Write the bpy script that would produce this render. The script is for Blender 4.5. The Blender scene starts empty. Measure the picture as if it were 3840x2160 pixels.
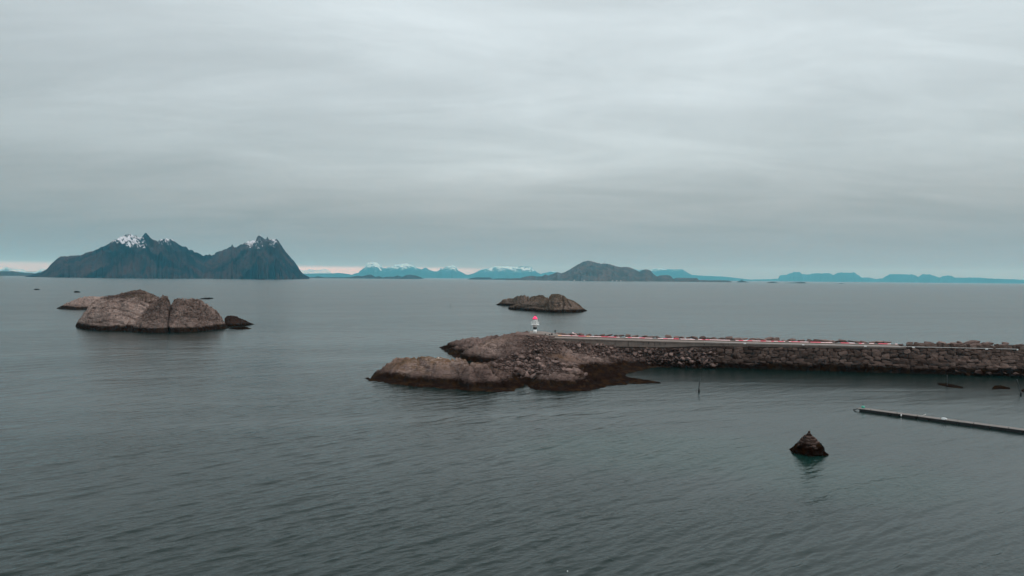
import bpy, math, random
import numpy as np
from mathutils import Matrix, Vector
C = bpy.context.scene
COL = C.collection
R_ = math.radians
RNG = random.Random(7)

# ------------------------------------------------------------------ camera
FPX, CAMZ = 2595.0, 30.0                      # focal length in pixels of the 3840 px wide photo; drone height
PITCH, ROLL = math.atan((1080 - 1043.5) / FPX), R_(0.52)
fwd = Vector((0, math.cos(PITCH), -math.sin(PITCH)))
up0 = Vector((0, math.sin(PITCH), math.cos(PITCH)))
rt0 = Vector((1, 0, 0))
rt = rt0 * math.cos(ROLL) + up0 * math.sin(ROLL)
up = up0 * math.cos(ROLL) - rt0 * math.sin(ROLL)
cam = bpy.data.cameras.new('camera')
cam.sensor_fit = 'HORIZONTAL'; cam.sensor_width = 36.0; cam.lens = 36.0 * FPX / 3840
cam.clip_start = 1.0; cam.clip_end = 300000.0
camo = bpy.data.objects.new('camera', cam); COL.objects.link(camo)
m = Matrix.Identity(4)
for i in range(3):
    m[i][0], m[i][1], m[i][2] = rt[i], up[i], -fwd[i]
m[2][3] = CAMZ
camo.matrix_world = m
C.camera = camo

# ------------------------------------------------------------------ exposure, world, sun
C.view_settings.view_transform = 'Standard'; C.view_settings.look = 'None'
C.view_settings.exposure = 0.0; C.view_settings.gamma = 1.0
C.cycles.use_denoising = True
C.cycles.denoising_input_passes = 'RGB_ALBEDO_NORMAL'
C.cycles.denoising_prefilter = 'ACCURATE'
C.cycles.max_bounces = 6
C.cycles.volume_bounces = 2
SUN_EL, SUN_AZ = R_(40), R_(118)              # azimuth clockwise from +Y (straight ahead)
W_ = bpy.data.worlds.new('World'); C.world = W_; W_.use_nodes = True


class NT:
    """small helper around a node tree"""
    def __init__(s, tree):
        s.t = tree; s.n = tree.nodes; s.l = tree.links

    def add(s, kind, **kw):
        nd = s.n.new(kind)
        for k, v in kw.items():
            if k.startswith('i_'):
                s.put(nd.inputs[k[2:].replace('_', ' ')], v)
            else:
                setattr(nd, k, v)
        return nd

    def put(s, sock, v):
        if isinstance(v, bpy.types.NodeSocket):
            s.l.new(v, sock)
        elif isinstance(v, (tuple, list)) and len(v) == 3 and sock.type == 'RGBA':
            sock.default_value = (*v, 1)
        else:
            sock.default_value = v

    def math(s, op, a, b=None, c=None, clamp=False):
        nd = s.n.new('ShaderNodeMath'); nd.operation = op; nd.use_clamp = clamp
        for k, v in enumerate((a, b, c)):
            if v is not None: s.put(nd.inputs[k], v)
        return nd.outputs[0]

    def vmath(s, op, a, b=None):
        nd = s.n.new('ShaderNodeVectorMath'); nd.operation = op
        s.put(nd.inputs[0], a)
        if b is not None:
            s.put(nd.inputs['Scale'] if op == 'SCALE' else nd.inputs[1], b)
        return nd.outputs[0]

    def mix(s, f, a, b, blend='MIX'):
        nd = s.n.new('ShaderNodeMix'); nd.data_type = 'RGBA'; nd.blend_type = blend
        s.put(nd.inputs[0], f); s.put(nd.inputs[6], a); s.put(nd.inputs[7], b)
        return nd.outputs[2]

    def step(s, v, lo, hi, smooth=True):
        nd = s.n.new('ShaderNodeMapRange'); nd.interpolation_type = 'SMOOTHSTEP' if smooth else 'LINEAR'
        s.put(nd.inputs[0], v); s.put(nd.inputs[1], lo); s.put(nd.inputs[2], hi)
        nd.inputs[3].default_value = 0; nd.inputs[4].default_value = 1
        return nd.outputs[0]

    def noise(s, vec, scale, detail=4, rough=0.55, dist=0.0):
        nd = s.n.new('ShaderNodeTexNoise')
        s.put(nd.inputs['Vector'], vec); nd.inputs['Scale'].default_value = scale
        nd.inputs['Detail'].default_value = detail; nd.inputs['Roughness'].default_value = rough
        nd.inputs['Distortion'].default_value = dist
        return nd.outputs[0]

    def mapping(s, vec, scale=(1, 1, 1), rot=(0, 0, 0), loc=(0, 0, 0), kind='POINT'):
        nd = s.n.new('ShaderNodeMapping'); nd.vector_type = kind; s.put(nd.inputs[0], vec)
        nd.inputs[1].default_value = loc; nd.inputs[2].default_value = rot; nd.inputs[3].default_value = scale
        return nd.outputs[0]


def build_world():
    t = NT(W_.node_tree); t.n.clear()
    out = t.add('ShaderNodeOutputWorld'); bg = t.add('ShaderNodeBackground')
    sky = t.add('ShaderNodeTexSky'); sky.sky_type = 'NISHITA'; sky.sun_disc = False
    sky.sun_elevation = SUN_EL; sky.sun_rotation = SUN_AZ; sky.air_density = 1.0; sky.dust_density = 2.0
    g = t.add('ShaderNodeTexCoord').outputs['Generated']
    sp = t.add('ShaderNodeSeparateXYZ'); t.l.new(g, sp.inputs[0])
    x, y, z = sp.outputs
    zz = t.math('MAXIMUM', z, 0.0)
    # stratus sheet: project the view direction on a cloud base plane
    h = t.math('ADD', zz, 0.13)
    px = t.math('DIVIDE', x, h); py = t.math('DIVIDE', y, h)
    cv = t.add('ShaderNodeCombineXYZ'); t.l.new(px, cv.inputs[0]); t.l.new(py, cv.inputs[1])
    v1 = t.mapping(cv.outputs[0], (0.55, 0.95, 1), (0, 0, R_(-14)), (3.1, 1.7, 0))
    v2 = t.mapping(cv.outputs[0], (0.60, 1.70, 1), (0, 0, R_(-30)), (7.3, 2.2, 0))
    n1 = t.noise(v1, 0.9, 7, 0.58, 0.9)
    n2 = t.noise(v2, 1.5, 8, 0.62, 0.7)
    n = t.math('ADD', t.math('MULTIPLY', n1, 0.52), t.math('MULTIPLY', n2, 0.48))
    n = t.step(n, 0.30, 0.70)
    # overcast brightness: brighter overhead, greyer low down and towards the west side
    ramp = t.add('ShaderNodeValToRGB'); t.l.new(zz, ramp.inputs[0])
    cr = ramp.color_ramp
    cr.elements[0].position = 0.0; cr.elements[0].color = (0.305, 0.372, 0.380, 1)
    cr.elements[1].position = 1.0; cr.elements[1].color = (1.16, 1.26, 1.29, 1)
    for p, c in ((0.05, (0.305, 0.348, 0.352)), (0.10, (0.398, 0.446, 0.446)), (0.17, (0.560, 0.645, 0.660)),
                 (0.25, (0.650, 0.740, 0.765)), (0.40, (0.750, 0.840, 0.870))):
        e = cr.elements.new(p); e.color = (*c, 1)
    amp = t.math('MULTIPLY', t.step(zz, 0.01, 0.10), 0.29)
    f = t.math('ADD', t.math('SUBTRACT', 1.0, t.math('MULTIPLY', amp, 0.55)), t.math('MULTIPLY', n, amp))
    west = t.math('ADD', 0.80, t.math('MULTIPLY', t.step(t.math('ADD', x, t.math('MULTIPLY', zz, 0.5)), -0.65, 0.12), 0.20))
    f = t.math('MULTIPLY', f, west)
    q = t.math('ADD', t.math('POWER', t.math('DIVIDE', t.math('SUBTRACT', x, -0.02), 0.16), 2.0), t.math('POWER', t.math('DIVIDE', t.math('SUBTRACT', zz, 0.155), 0.035), 2.0))
    thin = t.math('MULTIPLY', t.math('SUBTRACT', 1.0, t.step(q, 0.0, 1.0)), t.math('ADD', 0.02, t.math('MULTIPLY', n2, 0.14)))
    f = t.math('ADD', f, thin)
    cloud = t.vmath('MULTIPLY', t.vmath('SCALE', ramp.outputs[0], f), (0.985, 1.0, 1.012))
    # the gap under the cloud sheet: a pale pink band low over the horizon, open towards the left half
    gap = t.math('MULTIPLY', t.math('SUBTRACT', 1.0, t.step(zz, 0.011, 0.0165)), t.math('SUBTRACT', 1.0, t.step(x, -0.13, 0.05)))
    gap = t.math('MULTIPLY', gap, t.math('ADD', 0.62, t.math('MULTIPLY', t.step(x, -0.55, -0.35), 0.38)))
    col = t.mix(gap, cloud, (0.83, 1.10, 1.18))
    clear = t.vmath('SCALE', sky.outputs[0], 0.10)
    col = t.mix(0.95, clear, col)
    t.l.new(col, bg.inputs[0]); bg.inputs[1].default_value = 1.0
    t.l.new(bg.outputs[0], out.inputs[0])


build_world()
sun = bpy.data.lights.new('sun', 'SUN'); sun.energy = 0.75; sun.angle = R_(20); sun.color = (1.0, 0.96, 0.92)
suno = bpy.data.objects.new('sun', sun); COL.objects.link(suno)
sd = Vector((math.sin(SUN_AZ) * math.cos(SUN_EL), math.cos(SUN_AZ) * math.cos(SUN_EL), math.sin(SUN_EL)))
suno.rotation_euler = sd.to_track_quat('Z', 'Y').to_euler()


# ------------------------------------------------------------------ helpers: photo geometry, noise, meshes
def ray(px, py):
    d = fwd * FPX + rt * (px - 1920) - up * (py - 1080)
    hd = math.hypot(d.x, d.y)
    return d.x / hd, d.y / hd, d.z / hd           # unit ground direction and slope


def at(px, py, z=0.0):
    """where the line of sight through a photo pixel meets height z"""
    ux, uy, s = ray(px, py)
    r = (z - CAMZ) / s
    return Vector((ux * r, uy * r, z))


def at_range(px, r, z=0.0):
    ux, uy, s = ray(px, 1120)
    return Vector((ux * r, uy * r, z))


def perlin(x, y, z, seed=0):
    x = np.asarray(x, float); y = np.asarray(y, float); z = np.asarray(z, float)
    xi, yi, zi = np.floor(x).astype(np.int64), np.floor(y).astype(np.int64), np.floor(z).astype(np.int64)
    xf, yf, zf = x - xi, y - yi, z - zi
    fade = lambda t: t * t * t * (t * (t * 6 - 15) + 10)
    u, v, w = fade(xf), fade(yf), fade(zf)

    def grad(ix, iy, iz, dx, dy, dz):
        h = (ix * 374761393 + iy * 668265263 + iz * 2147483647 + seed * 974634777) & 0xFFFFFFFF
        h = ((h ^ (h >> 13)) * 1274126177) & 0xFFFFFFFF
        h = ((h ^ (h >> 16)) * 2246822519) & 0xFFFFFFFF
        a = (h & 0xFFFF) / 65536.0 * 2 * np.pi; b = ((h >> 16) & 0xFFFF) / 65536.0 * 2 - 1
        q = np.sqrt(1 - b * b)
        return (np.cos(a) * q * dx + np.sin(a) * q * dy + b * dz) * 1.5
    L = lambda a, b, t: a + (b - a) * t
    x00 = L(grad(xi, yi, zi, xf, yf, zf), grad(xi + 1, yi, zi, xf - 1, yf, zf), u)
    x10 = L(grad(xi, yi + 1, zi, xf, yf - 1, zf), grad(xi + 1, yi + 1, zi, xf - 1, yf - 1, zf), u)
    x01 = L(grad(xi, yi, zi + 1, xf, yf, zf - 1), grad(xi + 1, yi, zi + 1, xf - 1, yf, zf - 1), u)
    x11 = L(grad(xi, yi + 1, zi + 1, xf, yf - 1, zf - 1), grad(xi + 1, yi + 1, zi + 1, xf - 1, yf - 1, zf - 1), u)
    return L(L(x00, x10, v), L(x01, x11, v), w)


def fbm(x, y, z, oct=4, seed=0, gain=0.5):
    s = 0; a = 1.0
    for k in range(oct):
        s = s + a * perlin(x, y, z, seed + k); x, y, z, a = x * 2.03, y * 2.03, z * 2.03, a * gain
    return s


def ridged(x, y, z, oct=4, seed=0, gain=0.5):
    s = 0; a = 1.0
    for k in range(oct):
        s = s + a * (1 - 2.2 * np.abs(perlin(x, y, z, seed + k))); x, y, z, a = x * 2.03, y * 2.03, z * 2.03, a * gain
    return s


def vor(x, y, z, seed=0):
    """cell noise: cell id in 0..1 and distance to the joint between two blocks"""
    x = np.asarray(x, float); y = np.asarray(y, float); z = np.asarray(z, float)
    xi, yi, zi = np.floor(x).astype(np.int64), np.floor(y).astype(np.int64), np.floor(z).astype(np.int64)
    f1 = np.full(x.shape, 9.0); f2 = np.full(x.shape, 9.0); cid = np.zeros(x.shape)
    for a in (-1, 0, 1):
        for b in (-1, 0, 1):
            for c in (-1, 0, 1):
                ix, iy, iz = xi + a, yi + b, zi + c
                h = (ix * 374761393 + iy * 668265263 + iz * 1440662683 + seed * 974634777) & 0xFFFFFFFF
                h = ((h ^ (h >> 13)) * 1274126177) & 0xFFFFFFFF; h = h ^ (h >> 16)
                d = np.sqrt((ix + (h & 1023) / 1023.0 - x) ** 2 + (iy + ((h >> 10) & 1023) / 1023.0 - y) ** 2 + (iz + ((h >> 20) & 1023) / 1023.0 - z) ** 2)
                n = d < f1; f2 = np.where(n, f1, np.minimum(f2, d)); cid = np.where(n, (h & 4095) / 4095.0, cid); f1 = np.where(n, d, f1)
    return cid, f2 - f1


def project(X, Y, Z):
    """world point -> pixel of the photo (used to carve the joints that the photo shows)"""
    dx, dy, dz = X, Y, Z - CAMZ
    f = dx * fwd.x + dy * fwd.y + dz * fwd.z
    return 1920 + FPX * (dx * rt.x + dy * rt.y + dz * rt.z) / f, 1080 - FPX * (dx * up.x + dy * up.y + dz * up.z) / f


def groove(X, Y, Z, lines):
    px, py = project(X, Y, Z); g = np.zeros(X.shape)
    for pts, w, dep in lines:
        w = max(w, 2.8); dep = dep * 1.5
        for (ax, ay), (bx, by) in zip(pts, pts[1:]):
            f = np.clip(((px - ax) * (bx - ax) + (py - ay) * (by - ay)) / ((bx - ax) ** 2 + (by - ay) ** 2), 0, 1)
            g = np.maximum(g, dep * np.exp(-(np.hypot(px - ax - f * (bx - ax), py - ay - f * (by - ay)) / w) ** 2))
    return g


def mesh_grid(P, name, attrs=None, smooth=True):
    """P: (rows, cols, 3) -> mesh"""
    r, c = P.shape[:2]
    idx = np.arange(r * c).reshape(r, c)
    q = np.stack([idx[:-1, :-1], idx[:-1, 1:], idx[1:, 1:], idx[1:, :-1]], -1).reshape(-1, 4)
    return mesh_np(P.reshape(-1, 3), q, name, attrs, smooth)


def mesh_np(V, Q, name, attrs=None, smooth=True):
    me = bpy.data.meshes.new(name)
    k = Q.shape[1]
    me.vertices.add(len(V)); me.vertices.foreach_set('co', np.ascontiguousarray(V, np.float32).ravel())
    me.loops.add(Q.size); me.loops.foreach_set('vertex_index', np.ascontiguousarray(Q, np.int32).ravel())
    me.polygons.add(len(Q)); me.polygons.foreach_set('loop_start', np.arange(0, Q.size, k, dtype=np.int32))
    me.polygons.foreach_set('loop_total', np.full(len(Q), k, np.int32))
    me.polygons.foreach_set('use_smooth', np.full(len(Q), smooth, bool))
    for an, av in (attrs or {}).items():
        a = me.attributes.new(an, 'FLOAT', 'POINT'); a.data.foreach_set('value', np.ascontiguousarray(av, np.float32).ravel())
    me.update(calc_edges=True); me.validate()
    return me


class MB:
    """collects boxes, lathes, tubes and hulls, then links them as ONE mesh object"""
    def __init__(s): s.v = []; s.f = []; s.sm = []

    def put(s, vs, fs, smooth=False):
        b = len(s.v); s.v += [tuple(v) for v in vs]; s.f += [tuple(i + b for i in f) for f in fs]; s.sm += [smooth] * len(fs)

    def box(s, c, size, rz=0.0, taper=1.0):
        hx, hy, hz = size[0] / 2, size[1] / 2, size[2] / 2
        cs, sn = math.cos(rz), math.sin(rz); vs = []
        for dz, k in ((-hz, 1.0), (hz, taper)):
            for dx, dy in ((-hx, -hy), (hx, -hy), (hx, hy), (-hx, hy)):
                vs.append((c[0] + (dx * cs - dy * sn) * k, c[1] + (dx * sn + dy * cs) * k, c[2] + dz))
        s.put(vs, [(3, 2, 1, 0), (4, 5, 6, 7), (0, 1, 5, 4), (1, 2, 6, 5), (2, 3, 7, 6), (3, 0, 4, 7)])

    def lathe(s, c, prof, n=20, smooth=True):
        vs = []; fs = []
        for r, z in prof:
            for k in range(n):
                a = 2 * math.pi * k / n; vs.append((c[0] + r * math.cos(a), c[1] + r * math.sin(a), c[2] + z))
        for j in range(len(prof) - 1):
            for k in range(n):
                k2 = (k + 1) % n; fs.append((j * n + k, j * n + k2, (j + 1) * n + k2, (j + 1) * n + k))
        fs.append(tuple(reversed(range(n)))); fs.append(tuple(range((len(prof) - 1) * n, len(prof) * n)))
        s.put(vs, fs, smooth)

    def tube(s, pts, r, n=8, smooth=True):
        pts = [Vector(p) for p in pts]; rr = r if isinstance(r, (list, tuple)) else [r] * len(pts)
        vs = []; fs = []
        for i, p in enumerate(pts):
            t = (pts[min(i + 1, len(pts) - 1)] - pts[max(i - 1, 0)]).normalized()
            a = t.cross(Vector((0, 0, 1)));
            if a.length < 1e-3: a = t.cross(Vector((0, 1, 0)))
            a.normalize(); b = t.cross(a)
            for k in range(n):
                g = 2 * math.pi * k / n; vs.append(p + (a * math.cos(g) + b * math.sin(g)) * rr[i])
        for j in range(len(pts) - 1):
            for k in range(n):
                k2 = (k + 1) % n; fs.append((j * n + k, (j + 1) * n + k, (j + 1) * n + k2, j * n + k2))
        fs.append(tuple(range(n))); fs.append(tuple(reversed(range((len(pts) - 1) * n, len(pts) * n))))
        s.put(vs, fs, smooth)

    def build(s, name, mat, parent=None):
        me = bpy.data.meshes.new(name); me.from_pydata(s.v, [], s.f)
        me.polygons.foreach_set('use_smooth', s.sm); me.update()
        return link(name, me, mat, parent)


def link(name, me, mat, parent=None):
    o = bpy.data.objects.new(name, me); COL.objects.link(o)
    if mat is not None:
        if not me.materials: me.materials.append(mat)
    if parent is not None:
        o.parent = parent
        o.matrix_parent_inverse = Matrix.Translation(parent.location).inverted()
    return o


def tag(o, label=None, cat=None, group=None, kind=None):
    for k, v in (('label', label), ('category', cat), ('group', group), ('kind', kind)):
        if v: o[k] = v
    return o


def empty(name, loc, label, cat, group=None):
    o = bpy.data.objects.new(name, None); COL.objects.link(o); o.location = loc; o.empty_display_size = 0.2
    return tag(o, label, cat, group)


# ------------------------------------------------------------------ materials
def new_mat(name):
    mt = bpy.data.materials.new(name); mt.use_nodes = True
    t = NT(mt.node_tree); bs = t.n['Principled BSDF']
    return mt, t, bs


def simple(name, col, rough=0.6, var=0.15, scale=2.0, metal=0.0):
    mt, t, bs = new_mat(name)
    pos = t.add('ShaderNodeTexCoord').outputs['Object']
    n = t.noise(pos, scale, 5, 0.6)
    f = t.math('ADD', 1 - var, t.math('MULTIPLY', n, 2 * var))
    t.put(bs.inputs['Base Color'], t.vmath('SCALE', col, f)); bs.inputs['Roughness'].default_value = rough
    bs.inputs['Metallic'].default_value = metal
    return mt


def emitter(name, col, s):
    mt, t, bs = new_mat(name)
    bs.inputs['Base Color'].default_value = (*[min(0.8, c) for c in col], 1)
    bs.inputs['Emission Color'].default_value = (*col, 1); bs.inputs['Emission Strength'].default_value = s
    return mt


def rock(name, light, mid, dark, weed=2.7, weed_col=(0.010, 0.0055, 0.004), ochre=(0.030, 0.017, 0.006), ochre_amt=0.25,
         top=None, top_z=(99, 100), scale=1.0, bump=0.5, rand=0.0, veins=0.25, weed_fade=0.9, cracks=0.35, top_mask=None, pale=None, tone=None):
    """granite: pale and dark patches, veins, cracks; below the tide line black-brown weed"""
    mt, t, bs = new_mat(name)
    pos = t.add('ShaderNodeNewGeometry').outputs['Position']
    sp = t.add('ShaderNodeSeparateXYZ'); t.l.new(pos, sp.inputs[0]); z = sp.outputs[2]
    nA = t.noise(pos, 0.09 * scale, 5, 0.6, 0.3)
    nB = t.noise(t.mapping(pos, (1, 1, 2.6), (0.25, 0.3, 0.4)), 0.45 * scale, 8, 0.68, 0.8)
    nC = t.noise(pos, 2.3 * scale, 6, 0.7)
    c = t.mix(t.step(nA, 0.36, 0.64), light, mid)
    c = t.mix(t.math('MULTIPLY', t.step(nB, 0.50, 0.66), 0.85), c, dark)
    # pale veins
    vn = t.noise(t.mapping(pos, (0.5, 0.5, 3.0), (0.5, 0.2, 0)), 0.5 * scale, 5, 0.6, 1.4)
    vein = t.math('SUBTRACT', 1.0, t.step(t.math('ABSOLUTE', t.math('SUBTRACT', vn, 0.5)), 0.0, 0.03))
    c = t.mix(t.math('MULTIPLY', vein, veins), c, tuple(min(1, k * 1.35) for k in light))
    c = t.mix(t.math('MULTIPLY', t.step(nC, 0.5, 0.75), 0.35), c, dark)
    if rand:
        rn = t.add('ShaderNodeObjectInfo').outputs['Random']
        k = t.math('ADD', 1 - rand, t.math('MULTIPLY', rn, 2 * rand))
        c = t.vmath('SCALE', c, k)
    if tone: c = t.vmath('SCALE', c, t.add('ShaderNodeAttribute', attribute_name=tone).outputs['Fac'])
    if top is not None:
        tz = t.math('ADD', z, t.math('MULTIPLY', t.math('SUBTRACT', nB, 0.5), 2.5 * (top_z[1] - top_z[0])))
        f = t.step(tz, *top_z)
        nrm = t.add('ShaderNodeSeparateXYZ'); t.l.new(t.add('ShaderNodeNewGeometry').outputs['Normal'], nrm.inputs[0])
        f = t.math('MULTIPLY', f, t.step(nrm.outputs[2], 0.55, 0.85))
        f = t.math('MULTIPLY', f, t.math('ADD', 0.45, t.math('MULTIPLY', t.step(nC, 0.35, 0.6), 0.5)))
        if top_mask: f = t.math('MULTIPLY', f, t.add('ShaderNodeAttribute', attribute_name=top_mask).outputs['Fac'])
        c = t.mix(f, c, t.mix(t.step(nA, 0.4, 0.6), top[0], top[1]))
    if pale: c = t.mix(t.math('MULTIPLY', t.add('ShaderNodeAttribute', attribute_name='gap_dark').outputs['Fac'], t.math('ADD', 0.45, t.math('MULTIPLY', nC, 0.7)), None, True), c, (0.040, 0.030, 0.027))  # dark gaps between the boulders put into the ground colour
    if pale: c = t.mix(t.math('MULTIPLY', t.add('ShaderNodeAttribute', attribute_name='bare').outputs['Fac'], t.step(vn, 0.42, 0.60)), c, (0.36, 0.30, 0.275))
    if pale: c = t.mix(t.step(t.math('ADD', t.add('ShaderNodeAttribute', attribute_name=pale).outputs['Fac'], t.math('SUBTRACT', nC, 0.5)), 0.5, 0.7), c, (0.70, 0.68, 0.64))
    # tide zone
    wz = t.math('ADD', z, t.math('ADD', t.math('MULTIPLY', t.math('SUBTRACT', nB, 0.5), 3.2),
                                 t.math('MULTIPLY', t.math('SUBTRACT', nA, 0.5), 3.4)))
    if pale: wz = t.math('SUBTRACT', wz, t.math('MULTIPLY', t.add('ShaderNodeAttribute', attribute_name='weedy').outputs['Fac'], 2.2))
    wf = t.math('SUBTRACT', 1.0, t.step(wz, weed - weed_fade, weed + weed_fade * 0.6))
    och = t.math('MULTIPLY', t.step(t.noise(pos, 0.30 * scale, 5, 0.65), 0.48, 0.62), ochre_amt * 2)
    wc = t.mix(och, weed_col, ochre)
    wc = t.mix(t.step(nC, 0.55, 0.72), wc, tuple(k * 2.2 for k in weed_col))
    c = t.mix(t.math('MULTIPLY', wf, 0.96), c, wc)
    vo = t.add('ShaderNodeTexVoronoi'); vo.feature = 'DISTANCE_TO_EDGE'
    wv = t.vmath('ADD', t.mapping(pos, (1, 1, 2.2), (0.2, 0.35, 0.5)), t.vmath('SCALE', t.add('ShaderNodeTexNoise', i_Scale=0.7).outputs[1], 1.5))
    t.l.new(wv, vo.inputs['Vector']); vo.inputs['Scale'].default_value = 0.32 * scale
    crack = t.step(vo.outputs['Distance'], 0.0, 0.06)
    line = t.math('SUBTRACT', 1.0, t.step(vo.outputs['Distance'], 0.002, 0.03))
    line = t.math('MULTIPLY', line, t.step(nB, 0.46, 0.56))
    c = t.mix(t.math('MULTIPLY', line, cracks), c, tuple(k * 0.35 for k in dark))
    c = t.vmath('MULTIPLY', c, (1.14, 1.0, 0.93))
    t.put(bs.inputs['Base Color'], c)
    bs.inputs['Roughness'].default_value = 0.95
    bs.inputs['Specular IOR Level'].default_value = 0.0
    hgt = t.math('ADD', t.math('MULTIPLY', crack, 0.22), t.math('ADD', t.math('MULTIPLY', nB, 1.4), t.math('MULTIPLY', nC, 0.35)))
    bp = t.add('ShaderNodeBump', i_Strength=bump, i_Distance=0.9 / scale); t.l.new(hgt, bp.inputs['Height'])
    t.l.new(bp.outputs[0], bs.inputs['Normal'])
    return mt


M_ISLET = rock('islet_granite', (0.350, 0.295, 0.275), (0.150, 0.120, 0.110), (0.045, 0.035, 0.032), weed=2.9, veins=0.55,
               top=((0.035, 0.018, 0.012), (0.048, 0.036, 0.014)), top_z=(13, 18), scale=0.55, bump=0.7)
M_SKERRY = rock('skerry_granite', (0.185, 0.150, 0.130), (0.095, 0.078, 0.062), (0.034, 0.030, 0.022), weed=2.4,
                top=((0.050, 0.042, 0.022), (0.035, 0.030, 0.018)), top_z=(7, 12), scale=0.5, bump=0.7)
M_HEAD = rock('headland_granite', (0.230, 0.182, 0.170), (0.105, 0.080, 0.075), (0.036, 0.027, 0.025), weed=2.5,
              top=((0.205, 0.120, 0.050), (0.150, 0.105, 0.060)), top_z=(2.0, 3.0), scale=1.2, bump=0.8, ochre_amt=0.4, top_mask='lichen', pale='pale')
M_BOULD = rock('boulder_granite', (0.205, 0.162, 0.152), (0.135, 0.106, 0.100), (0.060, 0.047, 0.044), weed=1.5,
               scale=1.6, bump=0.5, rand=0.38, veins=0.1)
M_WALL = rock('wall_granite', (0.165, 0.130, 0.118), (0.105, 0.082, 0.074), (0.048, 0.037, 0.033), weed=2.3,
              scale=1.4, bump=0.6, veins=0.1, weed_fade=0.7, tone='tone')
M_WEED = rock('weedy_rock', (0.030, 0.018, 0.012), (0.020, 0.012, 0.008), (0.010, 0.006, 0.005), weed=50, scale=1.4, bump=0.8)
M_BEACON = rock('beacon_stone', (0.070, 0.052, 0.045), (0.045, 0.032, 0.028), (0.018, 0.013, 0.012), weed=0.3, scale=1.8, bump=0.6)
M_BEACON_PALE = rock('pale_beacon_stone', (0.150, 0.118, 0.110), (0.095, 0.072, 0.066), (0.034, 0.026, 0.024), weed=0.3, scale=1.8, bump=0.6)
M_WHITE = simple('white_paint', (0.90, 0.90, 0.89), 0.5, 0.05)
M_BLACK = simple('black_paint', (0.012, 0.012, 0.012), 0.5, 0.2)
M_DARK = simple('dark_metal', (0.02, 0.02, 0.022), 0.5, 0.2)
M_CLOTH = simple('black_cloth', (0.010, 0.010, 0.012), 0.9, 0.2)
M_SKIN = simple('skin', (0.35, 0.20, 0.14), 0.6, 0.05)
M_LAMP = emitter('red_lamp_glow', (1.0, 0.035, 0.14), 0.72)
M_LEDR = emitter('red_led_glow', (1.0, 0.12, 0.19), 1.0)
M_LEDW = emitter('white_led_glow', (1.0, 0.66, 0.66), 0.95)
M_LEDO = emitter('orange_led_glow', (1.0, 0.50, 0.25), 1.2)
M_GREEN = simple('green_paint', (0.06, 0.36, 0.26), 0.5, 0.1)
M_TIMBER = simple('grey_timber', (0.20, 0.175, 0.16), 0.85, 0.45, .7)


def concrete():
    mt, t, bs = new_mat('weathered_concrete')
    pos = t.add('ShaderNodeNewGeometry').outputs['Position']
    n = t.noise(pos, 0.5, 6, 0.65)
    st = t.noise(t.mapping(pos, (1.6, 1.6, 0.10)), 1.0, 5, 0.7)          # rain streaks run down the face
    c = t.mix(t.step(n, 0.3, 0.7), (0.250, 0.195, 0.168), (0.180, 0.140, 0.120))
    c = t.mix(t.math('MULTIPLY', t.step(st, 0.52, 0.70), 0.55), c, (0.075, 0.060, 0.054))
    t.put(bs.inputs['Base Color'], c); bs.inputs['Roughness'].default_value = 0.9
    bp = t.add('ShaderNodeBump', i_Strength=0.3, i_Distance=0.1); t.l.new(n, bp.inputs['Height']); t.l.new(bp.outputs[0], bs.inputs['Normal'])
    return mt


M_CONC = concrete()


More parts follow.
